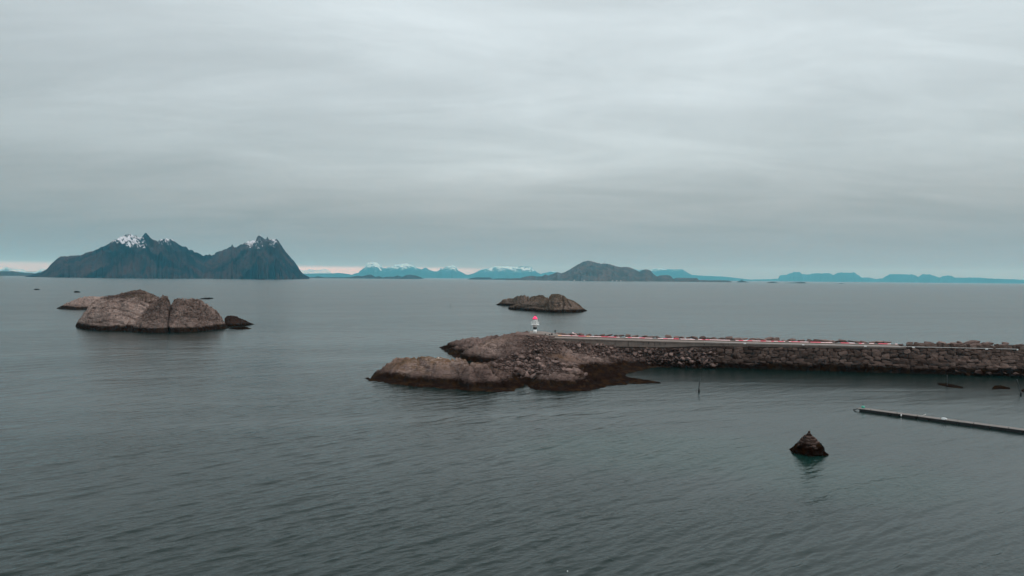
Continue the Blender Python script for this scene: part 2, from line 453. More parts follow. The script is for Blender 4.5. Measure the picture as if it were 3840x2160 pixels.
# ------------------------------------------------------------------ water
def water_material():
    mt, t, bs = new_mat('sea_water')
    pos = t.add('ShaderNodeNewGeometry').outputs['Position']
    sp = t.add('ShaderNodeSeparateXYZ'); t.l.new(pos, sp.inputs[0])
    # shallow sandy ground shows green between the beacon and the headland
    def patch(cx, cy, rx, ry):
        dx = t.math('DIVIDE', t.math('SUBTRACT', sp.outputs[0], cx), rx); dy = t.math('DIVIDE', t.math('SUBTRACT', sp.outputs[1], cy), ry)
        q = t.math('ADD', t.math('MULTIPLY', dx, dx), t.math('MULTIPLY', dy, dy))
        return t.math('SUBTRACT', 1.0, t.step(q, 0.0, 1.0))
    big = t.noise(pos, 0.02, 4, 0.6)
    sh = t.math('ADD', patch(27, 122, 34, 20), t.math('MULTIPLY', patch(52, 104, 22, 16), 0.8))
    sh = t.math('MULTIPLY', sh, t.math('ADD', 0.35, t.math('MULTIPLY', big, 1.2)), None, True)
    c = t.mix(sh, (0.004, 0.014, 0.012), (0.006, 0.029, 0.023))
    t.put(bs.inputs['Base Color'], c)
    bs.inputs['IOR'].default_value = 1.333
    t.put(bs.inputs['Roughness'], t.math('ADD', 0.10, t.math('MULTIPLY', t.add('ShaderNodeAttribute', attribute_name='chop').outputs['Fac'], 0.14)))
    calm0 = t.add('ShaderNodeAttribute', attribute_name='calm').outputs['Fac']
    lk = bs.inputs['Roughness'].links[0].from_socket
    t.put(bs.inputs['Roughness'], t.math('ADD', lk, t.math('MULTIPLY', calm0, 0.11)))
    # ripples: short crests running with the wind, calmer patches (slicks) in between
    r1 = t.mapping(pos, (3.6, 1.0, 1), (0, 0, R_(42)), kind='TEXTURE')
    r2 = t.mapping(pos, (2.0, 1.0, 1), (0, 0, R_(22)), kind='TEXTURE')
    n1 = t.noise(r1, 0.55, 3, 0.5, 0.4); n2 = t.noise(r2, 1.6, 3, 0.55, 0.3)
    n3 = t.noise(t.mapping(pos, (4.5, 1.0, 1), (0, 0, R_(24)), kind='TEXTURE'), 0.13, 4, 0.6, 0.4)
    slick = t.noise(t.mapping(pos, (3.0, 1.0, 1), (0, 0, R_(12)), kind='TEXTURE'), 0.016, 4, 0.6, 0.6)
    a = t.math('ADD', 0.22, t.math('MULTIPLY', t.step(slick, 0.36, 0.62), 0.78))
    calm = t.add('ShaderNodeAttribute', attribute_name='calm').outputs['Fac']
    a = t.math('MULTIPLY', a, t.math('SUBTRACT', 1.0, t.math('MULTIPLY', calm, 0.35)))
    hgt = t.math('ADD', t.math('MULTIPLY', n1, 0.50), t.math('ADD', t.math('MULTIPLY', n2, 0.26), t.math('MULTIPLY', n3, 0.9)))
    bp = t.add('ShaderNodeBump', i_Strength=1.0, i_Distance=0.55)
    t.l.new(t.math('MULTIPLY', hgt, a), bp.inputs['Height']); t.l.new(bp.outputs[0], bs.inputs['Normal'])
    return mt


def calm_mask(X, Y):
    """harbour side of the headland and breakwater lies in shelter"""
    sx = 1 / (1 + np.exp(-np.clip((X - 20 + 0.12 * (Y - 160)) / 9.0, -50, 50)))
    sy = (1 / (1 + np.exp(-np.clip((Y - 118 + 0.15 * X) / 10.0, -50, 50)))) * (1 / (1 + np.exp(np.clip((Y - 252) / 4.0, -50, 50))))
    return np.clip(sx * sy, 0, 1)


def build_water():
    dense = np.linspace(-46, 46, 900)
    ang = np.radians(np.concatenate([np.linspace(-180, -47, 40), dense, np.linspace(47, 180, 40)]))
    rr = np.concatenate([[2.0, 20.0], np.geomspace(38, 1300, 1250), np.geomspace(1350, 57000, 60)])
    A, Rr = np.meshgrid(ang, rr)
    X = Rr * np.sin(A); Y = Rr * np.cos(A)
    Z = np.zeros_like(X); step = Rr * 0.0029
    g = np.random.RandomState(3)
    calm = calm_mask(X, Y)
    gust = 0.72 + 0.5 * fbm(X / 60, Y / 45, 0 * X, 2, 11)
    for k in range(46):
        lam = 0.9 * (10.0 ** (k / 45.0))                               # 1.1 .. 9.9 m
        dirn = R_(-47 + g.normal(0, 8 if lam > 1.6 else 14)) + math.pi     # travel direction, measured from +X
        kx, ky = math.cos(dirn) * 2 * math.pi / lam, math.sin(dirn) * 2 * math.pi / lam
        amp = (0.0066 if lam < 3.0 else 0.0025) * lam ** 0.9 * g.uniform(0.5, 1.3)
        fadek = np.clip((lam / step - 2.5) / 3.0, 0, 1)
        ph = kx * X + ky * Y + g.uniform(0, 6.28)
        s = np.sin(ph) + 0.45 * np.sin(2 * ph) + 0.20 * np.sin(3 * ph)
        Z += amp * s * fadek
    Z *= np.clip(gust, 0.3, 1.4) * (1 - 0.74 * calm)
    me = mesh_grid(np.stack([X, Y, Z], -1), 'water', {'calm': calm, 'chop': np.clip((Rr - 140) / 600, 0, 1) ** 0.6 * (1 - 0.7 * calm)})
    me.flip_normals() if me.polygons[5000].normal.z < 0 else None
    o = link('water', me, water_material())
    tag(o, 'grey green sea with small wind ripples', None, None, 'structure')


build_water()


# ------------------------------------------------------------------ distant mountains and islands
def far_mat(name, rockc, scrub, snow=(0.62, 0.65, 0.70), k=1.0):
    mt, t, bs = new_mat(name)
    pos = t.add('ShaderNodeNewGeometry').outputs['Position']
    n1 = t.noise(t.mapping(pos, (1, 1, 0.35)), 0.0028 * k, 6, 0.65, 0.6)
    n2 = t.noise(pos, 0.012 * k, 5, 0.7)
    c = t.mix(t.step(n1, 0.40, 0.62), rockc, scrub)
    c = t.mix(t.math('MULTIPLY', t.step(n2, 0.5, 0.7), 0.6), c, tuple(v * 0.45 for v in rockc))
    s = t.add('ShaderNodeAttribute', attribute_name='snow').outputs['Fac']
    n3 = t.noise(t.mapping(pos, (1, 1, 0.45), (0, 0.5, 0)), 0.030 * k, 4, 0.7)
    sf = t.math('MULTIPLY', t.step(t.math('ADD', s, t.math('MULTIPLY', t.math('SUBTRACT', n3, 0.5), 4.5)), 0.52, 0.90), t.step(s, 0.03, 0.2))
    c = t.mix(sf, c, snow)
    t.put(bs.inputs['Base Color'], c); bs.inputs['Roughness'].default_value = 1.0
    bs.inputs['Specular IOR Level'].default_value = 0.0
    return mt


def ridge(name, prof, rng, depth, mat, label, snow=None, jag=0.05, spur=0.22, nu=400, nv=46, wl=900.0, seed=1, kind='structure', cat=None, group=None, foot=1.7):
    """a range seen end to end: crest line at distance rng, real slopes towards and away from us"""
    prof = sorted(prof); px = np.linspace(prof[0][0], prof[-1][0], nu)
    py = np.interp(px, [p[0] for p in prof], [p[1] for p in prof])
    dirs = np.array([ray(a, b) for a, b in zip(px, py)])
    H = np.maximum(CAMZ + rng * dirs[:, 2], -8)
    H0 = H; H = H + jag * np.clip(H, 0, None) ** 0.85 * fbm(px * rng / FPX / (wl * 0.12), 0 * px, 0 * px + seed, 4, seed)
    hm = H.max()
    v = np.concatenate([np.linspace(0, 1, nv), np.linspace(1, 2, 14)[1:]])
    Vv, U = np.meshgrid(v, np.arange(nu), indexing='ij')
    w = depth * (0.25 + 0.75 * np.clip(H / hm, 0, 1) ** 0.7)
    D = rng + (Vv - 1) * w[U]
    X = dirs[U, 0] * D; Y = dirs[U, 1] * D
    base = np.where(Vv <= 1, Vv, 2 - Vv)
    shape = base ** foot * 0.62 + 0.38 * (1 - (1 - base) ** 1.5)
    sp = ridged(X / wl, Y / (wl * 2.2), 0 * X + seed, 5, seed) * 0.5
    env = np.clip(base * (1 - base) * 4, 0, 1) ** 0.7
    Z = (H0[U] + (H - H0)[U] * base ** 5) * np.clip(shape + spur * env * sp, 0, 1.02) - 6 * (1 - base)
    Z = np.where(base == 0, -12, Z)
    S = np.zeros_like(Z)
    if snow is not None:
        S = snow(px[U], Z, fbm(X / (wl * .3), Y / (wl * .3), Z / (wl * .3), 4, seed + 5))
    me = mesh_grid(np.stack([X, Y, Z], -1), name, {'snow': S})
    o = link(name, me, mat)
    return tag(o, label, cat, group, kind)


M_MOLLA = far_mat('dark_mountain', (0.010, 0.011, 0.018), (0.062, 0.034, 0.034))
M_HILL = far_mat('bare_hill', (0.060, 0.056, 0.052), (0.120, 0.080, 0.068), k=2.0)
M_LOW = far_mat('low_island_rock', (0.040, 0.042, 0.046), (0.060, 0.048, 0.046), k=2.5)
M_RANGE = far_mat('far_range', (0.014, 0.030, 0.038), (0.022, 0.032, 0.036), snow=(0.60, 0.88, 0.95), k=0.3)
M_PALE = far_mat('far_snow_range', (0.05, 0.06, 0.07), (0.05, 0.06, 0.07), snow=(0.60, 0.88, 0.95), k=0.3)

P_MOLLA = [(93, 1037), (115, 1030), (154, 1021), (172, 1011), (196, 988), (219, 969), (238, 964), (259, 963), (279, 961), (307, 960), (321, 952), (345, 948),
           (368, 938), (396, 928), (424, 912), (447, 901), (466, 891), (487, 887), (508, 892), (519, 897), (526, 900), (536, 889), (547, 885),
           (559, 895), (571, 907), (592, 912), (606, 904), (620, 903), (640, 905), (657, 914), (680, 928), (699, 933), (731, 949), (764, 963),
           (776, 958), (792, 960), (815, 951), (834, 944), (857, 934), (866, 929), (871, 921), (878, 930), (885, 935), (904, 924), (925, 915),
           (941, 909), (969, 897), (976, 894), (988, 895), (1006, 900), (1016, 897), (1032, 901), (1043, 911), (1053, 925), (1067, 944),
           (1090, 969), (1109, 990), (1127, 1018), (1141, 1030), (1160, 1039)]


def gauss(x, c, w): return np.exp(-((x - c) / w) ** 2)


def molla_snow(px, z, n):
    z = z * 11000 / 8600.0
    a = gauss(px, 462, 62) * np.clip((z - 395 + 0.9 * (px - 462)) / 110, -1, 1) * 1.2
    b = gauss(px, 530, 13) * np.clip((z - 520) / 60, -1, 1) * 0.7
    c = gauss(px, 618, 30) * np.clip((z - 425) / 90, -1, 1) * 0.9
    d = gauss(px, 945, 36) * np.clip((z - 385) / 110, -1, 1) * 0.85
    e = gauss(px, 1027, 13) * np.clip((z - 420) / 90, -1, 1) * 1.1
    return (lambda m: np.clip(m + 0.55 * n * (m > 0.08), 0, 1))(np.maximum.reduce([a, b, c, d, e]))


ridge('mountain', P_MOLLA, 8600, 1700, M_MOLLA, 'big dark twin peaked mountain island streaked with snow on its summits',
      molla_snow, jag=0.26, spur=0.55, nu=1200, nv=120, wl=340, seed=21)
ridge('low_island', [(-60, 1022), (-20, 1016), (10, 1017), (30, 1018), (47, 1016), (70, 1021), (93, 1023), (120, 1024), (140, 1028), (170, 1036)], 12500, 500, M_LOW,
      'low dark island at the foot of the big twin peaked mountain', nu=200, wl=200, seed=3, kind=None, cat='island', group='low dark islands on the horizon')

cap = lambda z0, h, amt=0.9: (lambda px, z, n: np.clip(amt * np.clip((z - z0) / h, -1, 1) + 0.9 * n * (z > z0 - .3 * h), 0, 1))
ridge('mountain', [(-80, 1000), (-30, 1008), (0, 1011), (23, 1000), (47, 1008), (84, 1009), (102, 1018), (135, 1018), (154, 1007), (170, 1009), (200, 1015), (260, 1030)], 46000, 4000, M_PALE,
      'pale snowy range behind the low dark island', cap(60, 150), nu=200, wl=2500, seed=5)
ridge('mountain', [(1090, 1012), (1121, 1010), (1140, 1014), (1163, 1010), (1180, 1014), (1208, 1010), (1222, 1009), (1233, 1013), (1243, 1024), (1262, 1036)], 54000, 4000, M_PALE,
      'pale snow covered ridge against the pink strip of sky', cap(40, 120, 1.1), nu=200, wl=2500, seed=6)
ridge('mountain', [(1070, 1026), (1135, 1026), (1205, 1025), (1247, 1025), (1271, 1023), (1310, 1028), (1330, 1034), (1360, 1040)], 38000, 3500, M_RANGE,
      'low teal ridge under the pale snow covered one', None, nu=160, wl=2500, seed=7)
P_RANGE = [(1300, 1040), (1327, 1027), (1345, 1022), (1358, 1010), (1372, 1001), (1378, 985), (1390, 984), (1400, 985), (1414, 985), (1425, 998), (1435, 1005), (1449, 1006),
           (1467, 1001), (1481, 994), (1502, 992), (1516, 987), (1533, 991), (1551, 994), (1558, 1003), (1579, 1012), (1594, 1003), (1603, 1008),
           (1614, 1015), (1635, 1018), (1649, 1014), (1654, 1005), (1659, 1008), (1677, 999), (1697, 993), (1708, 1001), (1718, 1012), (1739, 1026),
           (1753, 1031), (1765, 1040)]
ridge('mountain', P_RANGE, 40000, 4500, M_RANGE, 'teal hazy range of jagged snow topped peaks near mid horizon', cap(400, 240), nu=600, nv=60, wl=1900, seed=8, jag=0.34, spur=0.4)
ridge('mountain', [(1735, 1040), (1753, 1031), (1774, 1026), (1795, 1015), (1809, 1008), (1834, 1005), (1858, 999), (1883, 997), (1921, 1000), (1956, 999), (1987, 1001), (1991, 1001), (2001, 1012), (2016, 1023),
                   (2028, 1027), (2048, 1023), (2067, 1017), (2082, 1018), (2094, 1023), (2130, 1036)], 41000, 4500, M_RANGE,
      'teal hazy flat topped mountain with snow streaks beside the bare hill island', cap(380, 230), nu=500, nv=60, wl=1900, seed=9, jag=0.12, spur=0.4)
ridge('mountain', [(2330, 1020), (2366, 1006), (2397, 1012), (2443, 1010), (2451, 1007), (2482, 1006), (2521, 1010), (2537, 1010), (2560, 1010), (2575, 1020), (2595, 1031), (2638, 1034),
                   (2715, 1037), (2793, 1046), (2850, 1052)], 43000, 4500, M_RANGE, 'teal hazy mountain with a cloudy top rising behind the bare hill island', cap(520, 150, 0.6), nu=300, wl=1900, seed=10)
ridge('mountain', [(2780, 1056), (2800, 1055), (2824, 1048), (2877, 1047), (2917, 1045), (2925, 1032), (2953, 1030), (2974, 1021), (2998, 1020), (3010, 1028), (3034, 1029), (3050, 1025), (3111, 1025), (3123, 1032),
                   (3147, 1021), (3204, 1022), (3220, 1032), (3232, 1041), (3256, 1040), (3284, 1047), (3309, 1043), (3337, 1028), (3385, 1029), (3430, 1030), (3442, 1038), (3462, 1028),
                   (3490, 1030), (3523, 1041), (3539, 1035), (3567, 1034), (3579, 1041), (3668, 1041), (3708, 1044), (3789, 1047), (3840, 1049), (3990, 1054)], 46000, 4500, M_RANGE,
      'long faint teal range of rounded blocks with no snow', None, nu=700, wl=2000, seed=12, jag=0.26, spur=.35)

LOWG = 'low dark islands on the horizon'
ridge('low_island', [(1148, 1043), (1152, 1040), (1180, 1039), (1194, 1036), (1215, 1040), (1296, 1040), (1324, 1037), (1341, 1034), (1358, 1036), (1379, 1031), (1390, 1029), (1407, 1038),
                     (1421, 1036), (1435, 1041), (1449, 1038), (1477, 1038), (1491, 1033), (1509, 1038), (1526, 1031), (1540, 1030), (1561, 1034), (1579, 1040), (1591, 1046)], 13000, 500, M_LOW,
      'long low dark island of several humps in front of the jagged teal range', nu=300, wl=160, seed=13, kind=None, cat='island', group=LOWG)
ridge('low_island', [(1745, 1049), (1771, 1042), (1792, 1040), (1837, 1041), (1848, 1046), (1869, 1044), (1903, 1044), (1930, 1047)], 13000, 400, M_LOW,
      'flat dark island in front of the flat topped teal mountain', nu=160, wl=160, seed=14, kind=None, cat='island', group=LOWG)
P_HILL = [(1890, 1049), (1900, 1045), (1950, 1043), (1974, 1037), (1993, 1034), (2013, 1037), (2032, 1036), (2046, 1029), (2055, 1033), (2075, 1027), (2090, 1021), (2106, 1025), (2133, 1014),
          (2156, 1000), (2180, 986), (2203, 980), (2218, 982), (2234, 987), (2269, 990), (2288, 993), (2327, 1003), (2350, 1002), (2366, 1005), (2397, 1020),
          (2409, 1014), (2424, 1011), (2440, 1016), (2449, 1027), (2463, 1037), (2478, 1033), (2506, 1032), (2517, 1037), (2525, 1046), (2537, 1042),
          (2614, 1043), (2620, 1050), (2657, 1051), (2707, 1051), (2735, 1052), (2748, 1058)]
ridge('hills', P_HILL, 11500, 1500, M_HILL, 'bare brown hill island with one rounded summit and a long tail of low rocks', None, jag=0.09, spur=0.42, nu=900, nv=90, wl=300, seed=15)


def far_skerry(prof, rng, label, seed):
    return ridge('skerry', prof, rng, 60, M_LOW, label, None, nu=80, nv=16, wl=60, seed=seed, kind=None, cat='skerry', group='small skerries on the horizon')


far_skerry([(2762, 1058), (2770, 1054), (2781, 1051), (2790, 1054), (2808, 1058)], 11000, 'tiny horizon skerry carrying a beacon mast', 31)
far_skerry([(2872, 1061), (2885, 1058), (2900, 1056), (2920, 1061)], 9500, 'tiny dark skerry on the horizon between the masted skerry and a longer one', 32)
far_skerry([(2930, 1062), (2970, 1060), (3005, 1057), (3016, 1058), (3026, 1063)], 9500, 'longest dark skerry in front of the long faint teal range', 33)
far_skerry([(3138, 1065), (3150, 1062), (3160, 1062), (3170, 1066)], 9500, 'smallest dark skerry on the horizon, below the long faint teal range', 34)


# ------------------------------------------------------------------ islets and skerries near us
def lobe(rows, k=1.5, p=1.8, back=1.2, nu=220, nv=60, amp=0.06, wl=7.0, seed=1, rough=0.35, joints=(), block=1.0):
    """one rounded rock: rows are (px, waterline py, top py); k = depth of the front slope per metre of height"""
    rows = sorted(rows); px = np.linspace(rows[0][0], rows[-1][0], nu)
    xs = [r[0] for r in rows]
    pf = np.interp(px, xs, [r[1] for r in rows]); pt = np.interp(px, xs, [r[2] for r in rows])
    df = np.array([ray(a, b) for a, b in zip(px, pf)]); dt = np.array([ray(a, b) for a, b in zip(px, pt)])
    rf = -CAMZ / df[:, 2]
    hest = np.maximum(pf - pt, 0.2) * rf / FPX
    rtop = rf + k * hest + 0.8
    H = CAMZ + rtop * dt[:, 2]
    v = np.concatenate([np.linspace(0, 1, nv), 1 + np.linspace(0, 1, nv // 2)[1:]])
    V, U = np.meshgrid(v, np.arange(nu), indexing='ij')
    Rg = np.where(V <= 1, rf[U] + (rtop - rf)[U] * V, rtop[U] + (rtop - rf)[U] * back * (V - 1))
    b = np.where(V <= 1, V, 2 - V)
    Z = H[U] * (1 - (1 - b) ** p)
    X = df[U, 0] * Rg; Y = df[U, 1] * Rg
    hs = H.max()
    env = np.clip(b * 2.5, 0, 1) * np.clip(H / (0.4 * hs), 0.1, 1)[U]
    n1 = fbm(X / wl, Y / wl, Z / wl, 4, seed)
    n2 = ridged((X + 0.6 * Z) / (wl * 0.8), (Y * 0.35) / (wl * 0.8), Z * 0.4 / wl, 4, seed + 20)
    n3 = fbm(X / (wl * 0.18), Y / (wl * 0.18), Z / (wl * 0.10), 3, seed + 9)
    wx = X + 0.25 * wl * n1; wy = Y + 0.25 * wl * n3
    cid, gap = vor((wx + .5 * Z) / (wl * .75), wy / (wl * .75), (Z * 1.7 + .3 * X) / (wl * .75), seed + 60)
    c2, gap2 = vor((wx - .3 * Z) / (wl * .26), wy / (wl * .26), (Z * 1.6) / (wl * .26), seed + 61)
    blk = (cid - .5) * 1.1 - 0.9 * np.exp(-(gap / .05) ** 2) + (c2 - .5) * .40 - .30 * np.exp(-(gap2 / .08) ** 2)
    d = env * hs * amp * (n1 + 0.55 * n2 + rough * n3 + block * .62 * blk)
    ph = (Z + 0.16 * X + 0.10 * Y + 0.10 * wl * n1) / (wl * .22); led = ph - np.floor(ph); led = np.where(led > .85, (1 - led) / .15, led / .85) - .5
    d = d + env * hs * amp * .55 * block * led
    if joints: d = d - groove(X, Y, Z, joints)
    edge = np.where(V < 0.08, 1.0, 0.0)
    Z = Z + d; Rg2 = Rg - d * 0.8
    X = df[U, 0] * Rg2; Y = df[U, 1] * Rg2
    # shoreline wanders a little, foot goes under water
    wob = 0.10 * hs * fbm(X / (wl * .5), Y / (wl * .5), 0 * X, 3, seed + 40) * (1 - b)
    X = X - df[U, 0] * wob; Y = Y - df[U, 1] * wob
    Z = np.where((V == 0) | (V == 2), -1.5, Z)
    P = np.stack([X, Y, Z], -1)
    r, c = P.shape[:2]; idx = np.arange(r * c).reshape(r, c)
    q = np.stack([idx[:-1, :-1], idx[:-1, 1:], idx[1:, 1:], idx[1:, :-1]], -1).reshape(-1, 4)
    return P.reshape(-1, 3), q


def islet(name, lobes, mat, label, cat, group=None):
    vs, qs, b = [], [], 0
    for kw in lobes:
        P, q = lobe(**kw); vs.append(P); qs.append(q + b); b += len(P)
    me = mesh_np(np.concatenate(vs), np.concatenate(qs), name)
    return tag(link(name, me, mat), label, cat, group)


JL = [([(587, 1143), (556, 1165), (524, 1206), (498, 1240)], 5, 1.8), ([(365, 1171), (416, 1157), (466, 1164), (530, 1187)], 2.2, .8), ([(340, 1196), (410, 1180), (470, 1183), (516, 1206)], 2.2, .7),
      ([(430, 1137), (480, 1130), (530, 1142), (556, 1160)], 2.4, .9), ([(380, 1150), (430, 1137)], 2.4, .8), ([(545, 1118), (548, 1140)], 2.2, .8), ([(330, 1210), (400, 1203), (460, 1212)], 2.5, .8)]
JR = [([(648, 1126), (637, 1155), (632, 1187), (629, 1213), (637, 1247)], 3.2, 1.6), ([(668, 1205), (696, 1219), (722, 1238)], 2.6, 1.0), ([(690, 1127), (700, 1150), (735, 1166)], 2.2, .8), ([(775, 1142), (735, 1166), (700, 1172)], 2.2, .8),
      ([(655, 1192), (705, 1184), (765, 1196), (835, 1206)], 2.6, 1.0), ([(590, 1130), (600, 1150), (596, 1180)], 2.2, .7), ([(560, 1195), (600, 1190), (632, 1195)], 2.4, .9), ([(735, 1166), (770, 1175), (815, 1190)], 2.2, .7)]
islet('rocky_islet', [
    dict(rows=[(283, 1224, 1222), (290, 1229, 1208), (310, 1233, 1182), (330, 1236, 1160), (352, 1238, 1138), (380, 1240, 1124), (410, 1241, 1115), (445, 1241, 1109), (480, 1242, 1101),
               (510, 1242, 1098), (535, 1242, 1100), (560, 1242, 1108), (585, 1241, 1118), (605, 1240, 1135), (640, 1238, 1180), (660, 1236, 1236)], k=1.5, p=2.1, seed=2, amp=0.065, wl=9, nu=420, nv=130, block=.7, joints=JL),
    dict(rows=[(486, 1243, 1243), (505, 1245, 1222), (540, 1247, 1180), (565, 1248, 1150), (590, 1248, 1126), (610, 1248, 1119), (625, 1248, 1121), (636, 1247, 1137), (640, 1247, 1140), (645, 1247, 1130),
               (670, 1247, 1126), (700, 1246, 1129), (720, 1245, 1125), (745, 1243, 1131), (770, 1240, 1143), (790, 1238, 1158), (812, 1236, 1176), (832, 1234, 1198), (846, 1232, 1216), (858, 1231, 1230)],
         k=1.25, p=2.3, seed=5, amp=0.075, wl=7, rough=0.5, nu=460, nv=130, block=1.2, joints=JR)], M_ISLET,
      'large domed pale granite islet with brown scrub on its crest', 'islet')
islet('rocky_islet', [dict(rows=[(212, 1157, 1156), (225, 1159, 1150), (245, 1160, 1142), (280, 1161, 1125), (320, 1161, 1117), (350, 1161, 1113), (385, 1161, 1113), (430, 1160, 1120), (470, 1158, 1156)],
                           k=2.0, p=1.8, seed=8, amp=0.09, wl=8, rough=0.6)], M_ISLET, 'low pale rock half hidden behind the large domed islet', 'islet')
islet('rocky_islet', [dict(rows=[(842, 1222, 1196), (850, 1223, 1188), (865, 1224, 1186), (890, 1223, 1189), (910, 1222, 1198), (930, 1220, 1208), (955, 1216, 1216)], k=1.0, p=2.0, seed=9, amp=0.12, wl=4, nu=90, nv=30)],
      rock('dark_islet', (0.060, 0.042, 0.036), (0.040, 0.027, 0.023), (0.018, 0.013, 0.012), weed=1.4, scale=0.8, bump=0.7), 'small dark brown rock off the end of the large domed islet', 'islet')


def reef(rows, label, seed, group='low weed covered reefs', k=4.0):
    return islet('reef', [dict(rows=rows, k=k, p=1.6, seed=seed, amp=0.35, wl=3.0, nu=70, nv=16)], M_WEED, label, 'reef', group)


reef([(858, 1233, 1232), (880, 1236, 1228), (905, 1236, 1226), (930, 1234, 1230), (946, 1233, 1233)], 'low weedy reef just in front of the small dark brown rock', 51)
reef([(126, 1086, 1086), (133, 1087, 1083.5), (143, 1087, 1083.5), (151, 1086, 1086)], 'farther of two dark reefs off the large domed islet', 52, k=1.5)
reef([(276, 1096, 1095.5), (282, 1097, 1092.5), (295, 1097, 1092.5), (303, 1096, 1096)], 'nearer of two dark reefs off the large domed islet', 53, k=1.5)
reef([(748, 1121, 1120.5), (762, 1122, 1118), (785, 1122, 1117), (803, 1119, 1118.8)], 'dark reef carrying a thin pole behind the large domed islet', 54, k=2)
islet('skerry', [
    dict(rows=[(1858, 1143, 1143), (1872, 1145, 1138), (1885, 1146, 1127), (1905, 1147, 1122), (1925, 1148, 1121), (1940, 1149, 1111), (1960, 1150, 1109), (1980, 1150, 1110), (1992, 1150, 1114), (2005, 1150, 1112),
               (2022, 1150, 1109), (2038, 1150, 1110), (2050, 1150, 1120), (2075, 1150, 1130), (2100, 1149, 1146)], k=1.0, p=2.2, seed=12, amp=0.08, wl=9, nu=280, nv=90, block=.6,
         joints=[([(1948, 1112), (1945, 1136)], 2.4, .9), ([(1960, 1110), (1962, 1134)], 2.2, .7), ([(1974, 1110), (1978, 1130)], 2.2, .8), ([(1986, 1112), (1988, 1130)], 2.4, 1.0), ([(1900, 1124), (1925, 1137)], 2.2, .6)])],
      M_SKERRY, 'dark olive brown back rock of the two in the open sea behind the lighthouse', 'skerry')
islet('skerry', [
    dict(rows=[(1905, 1157, 1155), (1910, 1160, 1150), (1925, 1162, 1145), (1950, 1163, 1138), (1990, 1166, 1132), (2030, 1169, 1125), (2050, 1170, 1119), (2060, 1171, 1112), (2066, 1171, 1106), (2078, 1172, 1104),
               (2095, 1172, 1104), (2110, 1172, 1109), (2125, 1172, 1119), (2150, 1172, 1128), (2170, 1171, 1142), (2185, 1169, 1155), (2202, 1166, 1165)], k=1.5, p=2.0, seed=15, amp=0.06, wl=9, nu=320, nv=100, block=.5,
         joints=[([(2058, 1116), (2052, 1145), (2060, 1162)], 3, 1.2), ([(2108, 1112), (2115, 1140), (2108, 1165)], 3, 1.3), ([(2070, 1140), (2090, 1133), (2100, 1146), (2085, 1154), (2070, 1140)], 2.4, .9), ([(2125, 1122), (2140, 1150)], 2.4, 1.0),
                 ([(1930, 1152), (1990, 1148), (2045, 1150)], 2.4, 1.4)])],
      M_SKERRY, 'dark front rock with a rounded peak and a long low shoulder in the open sea', 'skerry')
reef([(3508, 1441, 1440), (3530, 1447, 1441), (3556, 1452, 1443), (3585, 1455, 1448), (3618, 1458, 1456)], 'thin dark reef with an upright pole, in front of the breakwater', 55)
reef([(3716, 1462, 1461), (3730, 1461, 1451), (3750, 1459, 1449.5), (3775, 1460, 1455), (3800, 1460, 1459)], 'dark weedy reef between the two poles', 56)
reef([(3826, 1470, 1468), (3838, 1472, 1463), (3855, 1472, 1464), (3870, 1471, 1470)], 'dark reef beside the leaning pole', 57)
reef([(2490, 1444, 1443.5), (2500, 1446, 1444), (2512, 1446, 1444), (2522, 1447, 1446.5)], 'small dark reef just off the weedy tip of the headland', 58, k=2)


# ------------------------------------------------------------------ headland: a height field through measured points
CP = []
def cp(lst): CP.extend([tuple(at(a, b, z)) for a, b, z in lst])
def cr_(lst): CP.extend([tuple(at_range(a, r, z)) for a, r, z in lst])
cp([(a, b, -0.15) for a, b in ((1372, 1419), (1400, 1428), (1440, 1436), (1500, 1444), (1570, 1450), (1650, 1457), (1730, 1463), (1800, 1467), (1870, 1469), (1930, 1466), (1962, 1458), (1985, 1458),
                              (2020, 1463), (2080, 1467), (2150, 1468), (2210, 1464), (2255, 1454), (2290, 1445), (2340, 1441), (2400, 1438), (2450, 1437), (2470, 1436), (2430, 1428), (2380, 1420),
                              (2340, 1413), (2370, 1396), (2420, 1386), (2460, 1376))])
cp([(a, b, -0.15) for a, b in ((1648, 1303), (1665, 1316), (1690, 1332), (1715, 1346), (1765, 1356), (1820, 1366))])
cp([(a, b + 14, -1.6) for a, b in ((1372, 1421), (1440, 1438), (1500, 1446), (1570, 1452), (1650, 1459), (1730, 1465), (1870, 1472), (2080, 1470), (2150, 1471), (2255, 1458), (2340, 1445), (2450, 1441))])
cr_([(1390, 204, -1.0), (1450, 226, -1.0), (1540, 240, -1.0), (1640, 240, -1.0), (1720, 241, -0.8), (1790, 242, -0.5), (1600, 270, -2), (1610, 300, -2)])
cp([(1720, 1285, 3.0), (1780, 1278, 4.5), (1870, 1270, 6.0), (1920, 1258, 7.2), (1960, 1250, 8.3), (2000, 1250, 8.3), (2060, 1256, 8.3), (2090, 1263, 8.3)])
cp([(1700, 1310, 1.5), (1760, 1330, 2.2), (1820, 1330, 3.0), (1850, 1310, 4.5), (1900, 1290, 6.0), (1950, 1280, 6.8), (2010, 1275, 7.3)])
cp([(1860, 1365, 1.6), (1900, 1350, 3.3), (1950, 1340, 4.2), (2000, 1330, 5.0), (2050, 1310, 6.0), (2080, 1290, 7.0), (1900, 1390, 1.8), (1950, 1395, 1.8), (2000, 1390, 2.2), (2050, 1370, 3.2), (2100, 1350, 4.0), (2100, 1320, 5.2)])
cp([(1970, 1440, 0.0), (1965, 1425, 0.9)])
cp([(1450, 1372, 2.4), (1540, 1352, 4.1), (1620, 1357, 4.4), (1700, 1360, 4.2), (1760, 1372, 3.9), (1820, 1392, 3.2), (1880, 1410, 2.5), (1930, 1425, 1.5), (1480, 1405, 1.9), (1550, 1405, 2.6), (1650, 1408, 2.9), (1750, 1420, 2.5), (1850, 1435, 1.7)])
